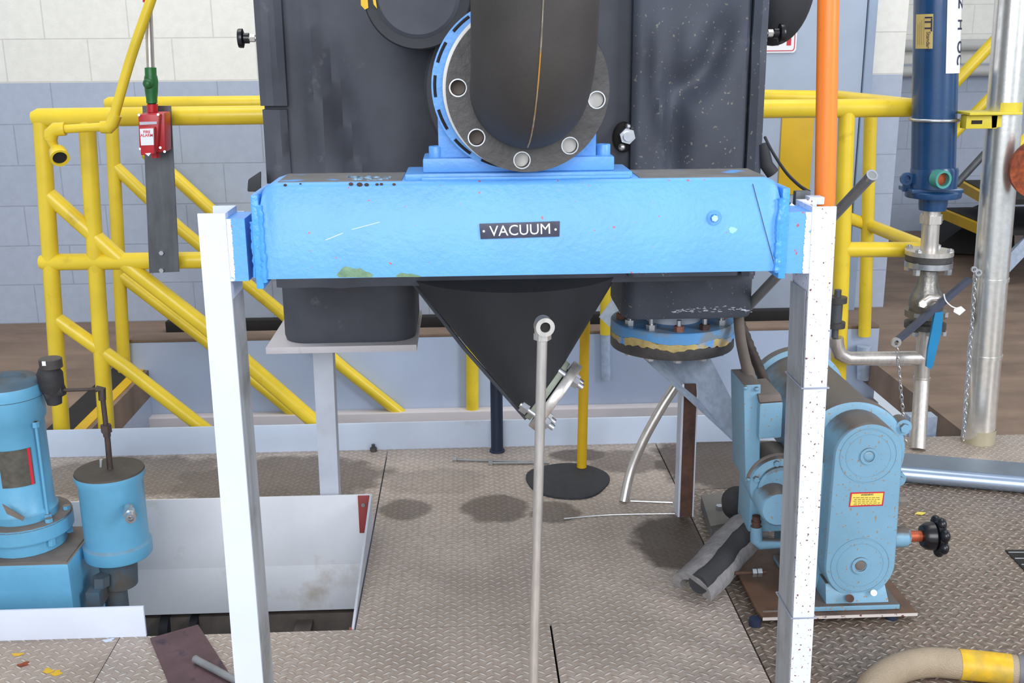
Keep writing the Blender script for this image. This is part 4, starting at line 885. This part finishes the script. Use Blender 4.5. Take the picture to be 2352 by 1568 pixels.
# motor barrel behind the cover
ax0 = V(1955, 1075, YC+.11); br2 = .130
bz = ct.z-.035; bx_ = ct.x-.002
brl = obj('barrel', MB().lathe([(br2*.92, .0), (br2*1.04, .006), (br2*1.06, .02), (br2*1.05, .05), (br2*.97, .055), (br2*.97, .46), (br2*1.08, .465), (br2*1.08, .50), (br2*.9, .51)], (bx_, YC+.10, bz), (0, 1, 0), 72), mblue2, pm)
for a in (28, -30): 
    c = Vector((bx_+br2*1.10*math.cos(R_(a)), YC+.115, bz+br2*1.10*math.sin(R_(a)))); obj('flange_ear', MB().cyl(c+Vector((0, -.012, 0)), c+Vector((0, .03, 0)), .020).hexn(c+Vector((0, -.022, 0)), c+Vector((0, -.012, 0)), .012), mblue2, brl)
# lower crankcase and feet
obj('crankcase', MB().box((V(1835, 1250, YC+.1).x, YC+.06, zpl+.012), (V(2040, 1300, YC+.06).x, YC+.34, bz), .03), mblue2, pm)
obj('foot', MB().box((V(1850, 1380, YPp+.02).x, YPp+.018, zpl+.001), (V(2068, 1372, YPp+.02).x, YPp+.30, zpl+.014), .002).hexa([(V(1895, 1370, YC).x, YC-.01, zpl+.012), (V(2040, 1370, YC).x, YC-.01, zpl+.012), (V(2040, 1370, YC).x, YC+.09, zpl+.012), (V(1895, 1370, YC).x, YC+.09, zpl+.012), (V(1900, 1330, YC).x, YC+.01, zpl+.06), (V(2036, 1330, YC).x, YC+.01, zpl+.06), (V(2036, 1330, YC).x, YC+.09, zpl+.06), (V(1900, 1330, YC).x, YC+.09, zpl+.06)], .004), mblue2, pm)
obj('drain_plug', MB().cyl(V(1952, 1374, YC-.01), V(1952, 1374, YC-.025), .010), rusty, pm)
obj('foot_hole', MB().cyl(V(2007, 1361, YC-.01), V(2007, 1361, YC-.0125), .0075), zinc, pm)
# terminal box and side gear case seen left of the leg
YTm = 2.60
tb = obj('terminal_box', face_box([(1742, 1010), (1796, 1006), (1800, 922), (1745, 926)], YTm-.04, YTm+.12, .008), mblue2, pm)
obj('box_dust', face_box([(1745, 925), (1797, 921), (1793, 905), (1742, 908)], YTm-.036, YTm+.10, .002), mdust, tb)
obj('side_plate', face_box([(1712, 1106), (1745, 1104), (1748, 882), (1708, 884)], YTm-.02, YTm+.12, .004), mblue2, pm)
obj('plate_screw', MB().ball(V(1712, 890, YTm-.025), .006).ball(V(1738, 893, YTm-.025), .006).ball(V(1720, 1100, YTm-.025), .006).ball(V(1742, 1098, YTm-.025), .006), mblue2, pm)
sc_ = V(1785, 1110, YTm-.02)
gc = obj('gear_case', MB().lathe([(0, 0), (.052, 0), (.058, .006), (.058, .018), (.076, .022), (.080, .03), (.080, .14), (0, .14)], (sc_.x, YTm-.06, sc_.z), (.05, 1, 0), 56).box((V(1712, 1240, YTm).x, YTm-.02, V(1750, 1215, YTm).z), (V(1800, 1240, YTm).x, YTm+.1, V(1750, 1100, YTm).z), .01), mblue2, pm)
obj('case_dust', MB().tube([(sc_.x+.079*math.cos(R_(a)), YTm-.02, sc_.z+.079*math.sin(R_(a))) for a in range(50, 175, 8)], .006, 8), mdust, gc)
for a in (100, 160, 215, 260): obj('case_bolt', MB().hexn((sc_.x+.066*math.cos(R_(a)), YTm-.034, sc_.z+.066*math.sin(R_(a))), (sc_.x+.066*math.cos(R_(a)), YTm-.048, sc_.z+.066*math.sin(R_(a))), .008), mblue2, gc)
obj('front_lobe', MB().lathe([(0, 0), (.042, 0), (.047, .006), (.047, .08)], V(1790, 1170, YTm-.12), (0, 1, 0), 40), mblue2, pm)
pe = obj('oil_elbow', MB().tube([V(1737, 1208, 2.55), V(1737, 1240, 2.55), V(1745, 1248, 2.55), V(1800, 1247, 2.55)], [.015, .016, .016, .0125]), mblue2, pm)
obj('filler_cap', MB().cyl(V(1737, 1210, 2.55), V(1737, 1184, 2.55), .0105).ring(V(1737, 1200, 2.55), (0, 0, 1), .008, .013, 0, .005), rusty, pe)
# hand knob on the right
kp = V(2062, 1232, YC+.04)
hk = obj('shaft_boss', MB().cyl(kp+Vector((-.03, 0, 0)), kp+Vector((.02, 0, 0)), .026).hexn(kp+Vector((.018, 0, 0)), kp+Vector((.028, 0, 0)), .020), mblue2, pm)
obj('shaft', MB().cyl(kp+Vector((.028, 0, 0)), kp+Vector((.062, 0, 0)), .014), copper, hk)
mb = MB().lathe([(.012, 0), (.026, .002), (.034, .012), (.036, .03), (.03, .036), (.03, .04)], kp+Vector((.058, 0, 0)), (1, -.05, 0), 32)
kc = kp+Vector((.102, -.003, 0))
for i in range(7): a = 2*math.pi*i/7; mb.ball(kc+Vector((0, .037*math.cos(a), .037*math.sin(a))), .0165, (.75, 1, 1), 8)
mb.lathe([(.036, -.01), (.040, -.004), (.040, .004), (.034, .010)], kc, (1, 0, 0), 32)
obj('hand_knob', mb, knob_m, pm)
obj('side_plug', MB().hexn(V(2060, 1150, YC+.05), V(2080, 1150, YC+.05), .014), mdust, pm)
# hoses up from the pump
tag(obj('flexible_duct', MB().tube(smoothpath([V(1694, 690, 2.90), V(1700, 770, 2.82), V(1712, 830, 2.73), V(1726, 882, 2.65)], 6), [.0145]*14+[.0165]*5, 24), M('brown_duct', (118, 106, 96), .6, var=.12, vs_=9)), 'smooth brown grey duct dropping onto the pump terminal box', 'duct')
pth = smoothpath([V(1700, 740, 3.0), V(1728, 810, 2.9), V(1745, 850, 2.82), V(1768, 905, 2.7)], 10)
tag(obj('corrugated_conduit', MB().tube(pth, [.013+.0022*(i % 2) for i in range(len(pth))], 16), darkpipe), 'dark corrugated conduit behind the brown duct above the pump', 'conduit')
# foam piece, bracket, rod
pth = smoothpath([G(1722, 1215, .11)+Vector((0, 0, .0)), G(1672, 1262, .065), G(1632, 1312, .045), G(1588, 1352, .036)], 5)
fm = thing('foam_lagging', 'torn grey foam pipe lagging leaning against the pump base', 'foam', G(1640, 1320))
mb = MB(); rings = []
dirv = (pth[-1]-pth[0]).normalized(); side = dirv.cross(Vector((0, 0, 1))).normalized(); upv = side.cross(dirv).normalized()
for i, p in enumerate(pth):
    k_ = 1.15+random.uniform(-.025, .025); r0_, r1_ = .030*k_, .052*k_; ring = []
    for a in range(-20, 201, 20): ring.append(p+side*math.cos(R_(a))*r1_+upv*math.sin(R_(a))*r1_*.8)
    for a in range(200, -21, -20): ring.append(p+side*math.cos(R_(a))*r0_+upv*math.sin(R_(a))*r0_*.8)
    rings.append(ring)
mb.rings(rings); obj('foam_shell', mb, foam, fm)
mb = MB().tube([p+upv*.026-side*.024 for p in pth], [.027*(1+random.uniform(-.05, .05)) for _ in pth], 12); obj('dark_facing', mb, foam_d, fm)
bk = thing('floor_bracket', 'grey slotted steel bracket on the floor left of the pump', 'bracket', G(1650, 1215))
a0, a1, a2, a3 = G(1632, 1214, .03), G(1690, 1202, .03), G(1672, 1135, .03), G(1610, 1142, .03)
obj('bracket_plate', MB().prism([a0, a1, a2, a3], (0, 0, .008)), M('scuffed_bracket', (120, 116, 110), .5, var=.15, metal=.3), bk)
obj('bracket_wall', MB().prism([a0, a3, a3+Vector((0, 0, -.03)), a0+Vector((0, 0, -.03))], (.004, 0, 0)).prism([a0, a1, a1+Vector((0, 0, -.03)), a0+Vector((0, 0, -.03))], (0, .004, 0)), dusty, bk)
obj('bracket_bolt', MB().hexn((a0+a2)/2+Vector((0, 0, .008)), (a0+a2)/2+Vector((0, 0, .018)), .012), zinc, bk)
# motor cap right behind the bracket (dark pump coupling)
tag(obj('dark_coupling', MB().lathe([(0, 0), (.03, 0), (.045, .01), (.045, .05), (.03, .06)], V(1695, 1165, 2.82), (.2, 1, 0), 28).box(G(1700, 1215, .0), G(1745, 1200, .0)+Vector((0, 0, .10))), cast_dust), 'dark dusty coupling between the floor bracket and the pump', 'coupling')
a, b = V(1688, 1316, 2.52), V(1760, 1313, 2.52); sr = thing('studding', 'horizontal threaded stud with two nuts above the pump base corner', 'stud', (a+b)/2); dd = (b-a).normalized()
obj('stud_rod', MB().cyl(a, b, .005, n=12), rusty, sr); obj('nut', MB().hexn(a+dd*.045, a+dd*.056, .012), zinc, sr); obj('nut', MB().hexn(a+dd*.058, a+dd*.070, .012), zinc, sr)
obj('clamp_block', MB().box(V(1738, 1358, 2.50), V(1775, 1325, 2.56), .003), galv, sr)
# leg tie wires
for lab, y in (('zip tie wrapped around the right white leg, upper of two', 892), ('lower zip tie wrapped around the right white leg near its base', 1420)):
    fx0 = 1866+(1815-1866)*(y-475)/1093; fx1 = 1922+(1861-1922)*(y-475)/1093
    a, b = V(fx0-1, y, YB-.002), V(fx1+1, y, YB-.002)
    tag(obj('cable_tie', MB().tube([(a.x-.003, YB+.108, a.z), (a.x-.003, YB-.002, a.z), (b.x+.003, YB-.002, a.z), (b.x+.003, YB+.108, a.z)], .0018, 8, closed=True), M('tie_grey', (150, 156, 172), .5)), lab, 'cable tie', 'cable ties on the right leg')

# ------------------------------------------------------------------ things around the right leg top
ort, orb = V(1903, 0, 2.13), V(1896, 455, 2.13)
tag(obj('orange_pipe', MB().tube([down(V(1888, 520, 2.13), V(1837, 1540, 2.13), 0), V(1888, 520, 2.13), V(1895, 455, 2.13), down(ort, orb, 1.6), down(ort, orb, 2.4)], .0205), orange), 'bright orange vertical pipe rising behind the right white leg', 'pipe')
a, b = V(2003, 402, 2.26), V(1726, 696, 2.86); dt = thing('brace_tube', 'grey steel tube slanting behind the right end of the blue beam', 'tube', b)
obj('tube', MB().tube([a, b+(b-a)*.03], [.0115, .0135]), greybar, dt); n2 = (a-b).normalized()
obj('threaded_end', MB().lathe([(.0128, -.012), (.0128, .001), (.009, .001), (.009, -.012)], a, n2, 24, closed=True), zinc, dt)
br3 = thing('small_bracket', 'small dark bracket with nuts beside the top of the right leg', 'bracket', V(1850, 480, 2.05))
obj('bracket_plate', MB().box(V(1826, 478, 2.12), V(1856, 436, 2.14), .003).hexa([V(1828, 478, 2.08), V(1866, 478, 2.0), V(1866, 478, 2.06), V(1828, 478, 2.14), V(1826, 462, 2.08), V(1866, 470, 2.0), V(1866, 470, 2.06), V(1826, 462, 2.14)]), plate_grey, br3)
obj('nut', MB().hexn(V(1815, 478, 2.04), V(1822, 470, 2.04), .008), zinc, br3)
obj('block', MB().box(V(1859, 470, 2.06), V(1883, 448, 2.09), .001), white_p, br3)
tag(obj('black_cable', MB().tube(smoothpath([V(1757, 315, 2.5), V(1775, 350, 2.45), V(1805, 395, 2.35), V(1835, 425, 2.22), V(1858, 440, 2.14)], 6), .0035, 10), black_dark), 'thin black cable curving from the tank down to the right leg', 'cable')

# ------------------------------------------------------------------ right: blue filter, valve, pipes
YR = 3.60
ft0, fb0 = V(2152, 0, YR), V(2143, 400, YR); fr2 = .5*(V(2202, 180, YR).x-V(2104, 180, YR).x)
bf = thing('blue_filter_column', 'dark navy vertical filter column with tan label and white strip, right side', 'filter', V(2135, 470, YR))
zc1 = V(2145, 385, YR).z; xcf = V(2145, 385, YR).x
tilt = (ft0.x-fb0.x)/(ft0.z-fb0.z)
topz = 2.1; P_ = lambda z: Vector((fb0.x+tilt*(z-fb0.z), YR, z))
obj('column', MB().tube([P_(zc1), P_(topz)], fr2, 48), dblue, bf)
hd_ = obj('head', MB().lathe([(fr2*1.08, 0), (fr2*1.08, .06), (fr2*1.02, .07)], P_(V(2140, 430, YR).z), (0, 0, 1), 40).box(P_(V(2140, 440, YR).z)+Vector((-fr2*1.28, -.05, 0)), P_(V(2140, 430, YR).z)+Vector((fr2*1.22, .07, 0)), .004), dblue, bf)
zl = V(2140, 440, YR).z
obj('bolt_flange', MB().lathe([(fr2*1.25, 0), (fr2*1.28, .004), (fr2*1.28, .018), (fr2*1.2, .022)], P_(V(2138, 452, YR).z), (0, 0, 1), 40), dblue, bf)
obj('lower_neck', MB().lathe([(fr2*.62, 0), (fr2*.66, .02), (fr2*.66, .07)], P_(V(2136, 482, YR).z), (0, 0, 1), 24), dblue, bf)
obj('lifting_ear', MB().ring(V(2081, 410, YR), (0, -1, 0), .012, .022, 0, .01, 16).box(V(2074, 440, YR), V(2096, 398, YR+.01)), dblue, bf)
pc_ = V(2165, 412, YR-fr2-.025); po = obj('port', MB().ring(pc_, (.22, -1, 0), .022, .030, -.03, .006, 40), teal, bf)
obj('port_seat', MB().lathe([(0, -.012), (.022, -.012), (.022, -.02)], pc_, (.22, -1, 0), 30), rust_orange, po)
# labels on the column
zA, zB = V(2120, 32, YR-fr2).z, V(2120, 112, YR-fr2).z
cz_ = P_((zA+zB)/2); 
def shear(o, zref):
    for v in o.data.vertices:
        z = v.co.z+ORG[o].z; v.co.x += tilt*(z-zref)
    return o
zm_ = (zA+zB)/2
lb = shear(obj('tan_label', cylpatch((cz_.x, YR), fr2+.0003, -172, -121, zB, zA, .001), tanlab, bf), zm_)
def curved_text(txt, size, cx, cy, r, ang_mid, zmid, up='side', bold=0, sx=1):
    me = text_mesh(txt, size, .0003, bold, sx)
    for v in me.vertices:
        x, y, z = v.co                   # text x runs down the column, text y runs to the right
        ang = ang_mid+(y)/r; rr = r+z+.0026
        v.co = (cx+rr*math.cos(ang), cy+rr*math.sin(ang), zmid-x)
    return me
mb = MB(); mb.data(curved_text('ITT', .032, cz_.x, YR, fr2+.0003, R_(-133), zA-.030, bold=.0008)); mb.data(curved_text('Standard', .017, cz_.x, YR, fr2+.0003, R_(-132), zA-.084))
shear(obj('lettering', mb, ink, lb), zm_)
mb = MB()
for i in range(4):
    a0_ = R_(-144-6*i); 
    mb.box((cz_.x+(fr2+.0016)*math.cos(a0_)-.0004, YR+(fr2+.0016)*math.sin(a0_)-.0004, zB+.012), (cz_.x+(fr2+.0016)*math.cos(a0_)+.0004, YR+(fr2+.0016)*math.sin(a0_)+.0004, zA-.012-.006*i))
shear(obj('fine_print', mb, M('brown_print', (130, 110, 70), .6), lb), zm_)
zW = V(2185, 168, YR-fr2*.6).z; cw = P_((zW+topz)/2)
ws = shear(obj('white_strip', cylpatch((P_(zW+.2).x, YR), fr2+.0003, -88, -8, zW, topz-.05, .003), white_l, bf), zW+.2)
mb = MB()
for ch_, py in (('Z', 8), ('H', 57), ('O', 108), ('C', 137), ('A', -40)):
    mb.data(curved_text(ch_, .052, P_(zW+.2).x, YR, fr2+.0031, R_(-43), V(2195, py, YR-.03).z, bold=.0004))
shear(obj('lettering', mb, ink, ws), zW+.2)
# clamp and yellow bracket to silver pipe
zcl = V(2140, 278, YR-fr2).z; cq = P_(zcl)
cl_ = thing('yellow_pipe_bracket', 'yellow strut bracket with pipe clamp tying the navy column to the silver pipe', 'bracket', V(2250, 290, YR))
obj('clamp_rod', MB().tube([(cq.x+(fr2+.006)*math.cos(R_(a)), YR+(fr2+.006)*math.sin(R_(a)), zcl) for a in range(-200, 1, 12)]+[(cq.x+fr2+.05, YR-.02, zcl)], .0052, 10), zinc, cl_)
obj('strut', MB().box(V(2218, 296, 3.50), V(2278, 262, 3.545), .002).box((V(2218, 262, 3.5).x, 3.47, V(2218, 262, 3.5).z-.002), (V(2338, 262, 3.5).x, 3.60, V(2218, 262, 3.5).z+.006), .001).prism([V(2278, 294, 3.50), V(2278, 264, 3.50), V(2330, 262, 3.50), V(2316, 270, 3.50), V(2308, 290, 3.50)], (0, .045, 0)), bracket_y, cl_)
obj('slot', MB().box(V(2231, 285, 3.499), V(2256, 276, 3.501)), darkgap, cl_)
# neck, flange, valve
vz = thing('drain_valve', 'stainless tee pipe and flanged valve with dark lever and blue handle below the navy column', 'valve', G(2108, 1030))
def cx_(y): # centreline of the lower pipe
    return V(2140+(2108-2140)*(y-480)/550, y, YR)
obj('threaded_neck', MB().tube([cx_(478), cx_(500)], .030).hexn(cx_(512), cx_(493), .040).tube([cx_(505), cx_(578)], .0295), steel, vz)
def disc(y0, y1, r, mat, name, n=40): return obj(name, MB().cyl(cx_(y1), cx_(y0), r, n=n), mat, vz)
disc(574, 584, .080, steel, 'upper_flange'); disc(584, 598, .078, black_cast, 'flange_gasket'); disc(599, 612, .079, zinc, 'lower_flange')
for dx, dy in ((-.055, -.04), (.055, -.04), (-.05, .05), (.05, .05)):
    c = cx_(590)+Vector((dx, dy, 0)); obj('flange_bolt', MB().hexn(c+Vector((0, 0, .018)), c+Vector((0, 0, .032)), .012).hexn(c-Vector((0, 0, .055)), c-Vector((0, 0, .035)), .013).cyl(c-Vector((0, 0, .05)), c+Vector((0, 0, .035)), .006), zinc, vz)
obj('valve_body', MB().lathe([(.030, 0), (.034, .02), (.055, .045), (.06, .08), (.05, .11), (.036, .14), (.034, .19)], cx_(742), cx_(612)-cx_(742), 32).ball(cx_(690), .055, (1, 1, .9)), M('cast_stainless', (150, 146, 140), .4, metal=.8, var=.12, vs_=30, bump=.3), vz)
disc(712, 726, .070, M('cast_stainless_b', (140, 132, 122), .45, metal=.7, var=.15), 'lower_valve_flange'); disc(740, 752, .070, black_cast, 'base_flange')
for dx in (-.05, .0, .05):
    c = cx_(735)+Vector((dx, -.045, 0)); obj('flange_bolt', MB().hexn(c+Vector((0, 0, .022)), c+Vector((0, 0, .036)), .011).hexn(c-Vector((0, 0, .045)), c-Vector((0, 0, .03)), .011), zinc, vz)
obj('tee_pipe', MB().tube([cx_(752), cx_(868)], .026).tube([G(2108, 1032), cx_(870)], .0265).ring(cx_(868), (0, 0, 1), .024, .029, -.004, .004).tube([cx_(822), V(1990, 823, YR), V(1948, 823, YR), V(1929, 812, YR), V(1922, 792, YR), V(1921, 775, YR)], [.026, .025, .025, .025, .025, .025]), steel, vz)
obj('pack_plate', MB().tube([V(2118, 705, YR-.08), V(2120, 698, YR-.08), V(2135, 685, YR-.08), V(2158, 686, YR-.08)], [.014, .016, .015, .012], 14).hexn(V(2120, 698, YR-.09), V(2120, 698, YR-.105), .013).hexn(V(2156, 699, YR-.09), V(2156, 699, YR-.105), .013), steel, vz)
a, b = V(2058, 784, YR-.11), V(2228, 640, YR-.11); 
obj('lever', MB().tube([a, b], .0135, 4), M('dark_lever', (70, 76, 92), .5, var=.12), vz)
obj('lever_ring', MB().ring(V(2057, 785, YR-.12), (0, -1, 0), .008, .0165, 0, .01, 24), zinc, vz)
obj('lever_ring', MB().ring(V(2245, 625, YR-.12), (0, -1, 0), .006, .012, 0, .01, 20).ring(V(2236, 618, YR-.12), (0, -1, 0), .006, .010, 0, .008, 20), zinc, vz)
hp_ = [V(2148, 718, YR-.12), V(2167, 716, YR-.12), V(2163, 760, YR-.12), V(2143, 840, YR-.12), V(2137, 848, YR-.12), V(2128, 842, YR-.12), V(2132, 800, YR-.12)]
obj('blue_handle', MB().prism(hp_, (0, .012, 0)), blue_h, vz)
tg = thing('paper_tag', 'small white tag on a looped string beside the valve', 'tag', V(2205, 720, YR-.12))
obj('string', MB().tube(smoothpath([V(2168, 675, YR-.12), V(2172, 690, YR-.12), V(2185, 703, YR-.13), V(2198, 708, YR-.13)], 5), .0022, 8), white_l, tg)
obj('tag_card', MB().prism([V(2192, 708, YR-.13), V(2208, 703, YR-.13), V(2218, 712, YR-.13), V(2204, 724, YR-.13), V(2190, 716, YR-.13)], (0, .001, 0)), white_l, tg)
# chains
def chain(p, q, lab, L=.017):
    t_ = MB(); d = Vector(q)-Vector(p); n = int(d.length/L); dn = d.normalized(); u_ = dn.orthogonal().normalized(); w_ = dn.cross(u_)
    for i in range(n):
        c = Vector(p)+dn*L*(i+.5); s_ = u_ if i % 2 else w_
        t_.tube([c+dn*math.cos(a)*.012+s_*math.sin(a)*.0055 for a in [2*math.pi*k/10 for k in range(10)]], .0016, 6, closed=True)
    return tag(obj('chain', t_, zinc), lab, 'chain')
chain(V(2060, 800, YR-.11), G(2082, 1028, .005), 'thin steel chain hanging from the ring of the valve lever')
chain(V(2240, 640, YR-.10), G(2212, 1020, .01), 'thin steel chain hanging beside the silver pipe')
# silver jacketed pipe
g = G(2246, 1012); st_, sb_ = V(2318, 0, g.y), V(2266, 760, g.y)
svx = lambda z: g.x+(V(2312, 200, g.y).x-g.x)*(z/V(2312, 200, g.y).z)
sv = thing('silver_pipe', 'thick shiny silver jacketed pipe standing at the right edge', 'pipe', g)
sr_ = .5*(V(2345, 200, g.y).x-V(2273, 200, g.y).x)+.004
obj('jacket', MB().tube([(svx(.04), g.y, .0), (svx(2.2), g.y, 2.2)], sr_, 56), silver, sv)
for py in (640, 815):
    z = V(2270, py, g.y).z; obj('jacket_band', MB().ring((svx(z), g.y, z), (0, 0, 1), sr_, sr_+.002, -.006, .006, 56), silver, sv)
obj('base_collar', MB().ring((svx(.02), g.y, 0), (0, 0, 1), sr_, sr_+.001, 0, .05, 48), M('stained_collar', (186, 176, 150), .5, metal=.4), sv)
# paint splash near bracket
obj('paint_splash', cylpatch((svx(V(2300, 245, g.y).z), g.y), sr_+.0004, -130, -55, V(2300, 262, g.y-.05).z, V(2300, 236, g.y-.05).z, .0006), bracket_y, sv)
tag(obj('rusty_flange', MB().lathe([(0, 0), (.055, 0), (.092, .008), (.098, .02), (.098, .05), (0, .05)], V(2386, 385, 3.45), (-.25, -1, 0), 40), rust_orange), 'rusty orange round flange cut by the right edge', 'flange')
tag(obj('yellow_stub', MB().tube([V(2338, 338, 3.6), V(2375, 295, 3.6)], .016), yellow), 'short yellow pipe end above the rusty flange at the right edge', 'pipe')
# channel and galvanised conduit on the floor right
ca, cb_ = G(2050, 1110), G(2420, 1143); ch = thing('floor_channel', 'galvanised channel with rounded front running along the floor at the right', 'channel', (ca+cb_)/2)
dd = (cb_-ca); nn = Vector((-dd.y, dd.x, 0)).normalized()
ca2 = ca-dd.normalized()*.15
obj('channel_body', MB().prism([ca2+nn*.02, ca2+nn*.14, ca2+nn*.14+Vector((0, 0, .056)), ca2+nn*.02+Vector((0, 0, .056))], dd*1.4), M('dark_galv', (120, 130, 142), .5, metal=.4, var=.08), ch)
obj('round_front', MB().tube([ca2+Vector((0, 0, .028))+nn*.02, ca2+dd*1.4+Vector((0, 0, .028))+nn*.02], .0265, 24), M('bright_galv', (170, 186, 208), .3, metal=.8, var=.06), ch)
# block behind the tee (grey concrete plinth)
tag(obj('plinth', MB().hexa([G(1960, 1000), G(2060, 1010), G(2060, 960), G(1960, 960), V(1960, 870, 3.9), V(2040, 960, 3.9), V(2040, 960, 4.1), V(1960, 870, 4.1)]) if False else MB().box(V(2085, 1028, 3.66), V(2138, 945, 3.72)), galv), 'small grey steel support plate behind the foot of the tee pipe', 'plate')
# black pipe union behind leg
bu = V(1921, 720, YR); un = thing('black_union', 'black bolted pipe union peeking out right of the white leg', 'pipe fitting', V(1921, 775, YR))
for z_ in (V(1921, 688, YR).z, V(1921, 745, YR).z): obj('disc', MB().cyl((bu.x, YR, z_-.010), (bu.x, YR, z_+.010), .033), black_cast, un)
obj('stem', MB().cyl((bu.x, YR, V(1921, 774, YR).z), (bu.x, YR, V(1921, 665, YR).z), .012).cyl((bu.x, YR, V(1921, 740, YR).z), (bu.x, YR, V(1921, 695, YR).z), .020), plate_grey, un)
# hose
hz = .034
pth = smoothpath([G(1975, 1640, hz), G(2008, 1575, hz), G(2062, 1536, hz), G(2130, 1521, hz), G(2203, 1525, hz), G(2260, 1530, hz), G(2321, 1537, hz), G(2420, 1550, hz)], 6)
ho = thing('braided_hose', 'braided grey hose with yellow band lying in the lower right corner', 'hose', (pth[20].x, pth[20].y, 0))
obj('hose', MB().tube(pth, .033, 32), hose_m, ho)
obj('yellow_band', MB().tube(pth[24:37], .0338, 32), yeband, ho); obj('rubber_cuff', MB().tube(pth[37:], .0345, 32), M('grey_cuff', (110, 108, 112), .6), ho)
# grating at right edge
gt = thing('floor_grating', 'dark slotted drain grating in the floor at the right edge', 'grating', G(2370, 1290))
gq = [G(2330, 1330, .001), G(2460, 1330, .001), G(2460, 1262, .001), G(2308, 1264, .001)]
gq[0] = G(2372, 1330, .001)
obj('recess', MB().prism(gq, (0, 0, .002)), darkgap, gt)
for i in range(4):
    y = 1268+i*14; obj('bar', MB().cyl(G(2316+i*15, y, .004), G(2450, y, .004), .002, n=8), greybar, gt)
# loose bits on the floor
for px, py, m_, lab in ((2115, 1180, yelab, 'small pale yellow scrap on the dark plates behind the black knob'),):
    c = G(px, py, .002); tag(obj('scrap', MB().prism([c+Vector((-.018, 0, 0)), c+Vector((.0, -.008, 0)), c+Vector((.016, .004, 0)), c+Vector((-.004, .010, 0))], (0, 0, .003)), m_), lab, 'scrap')
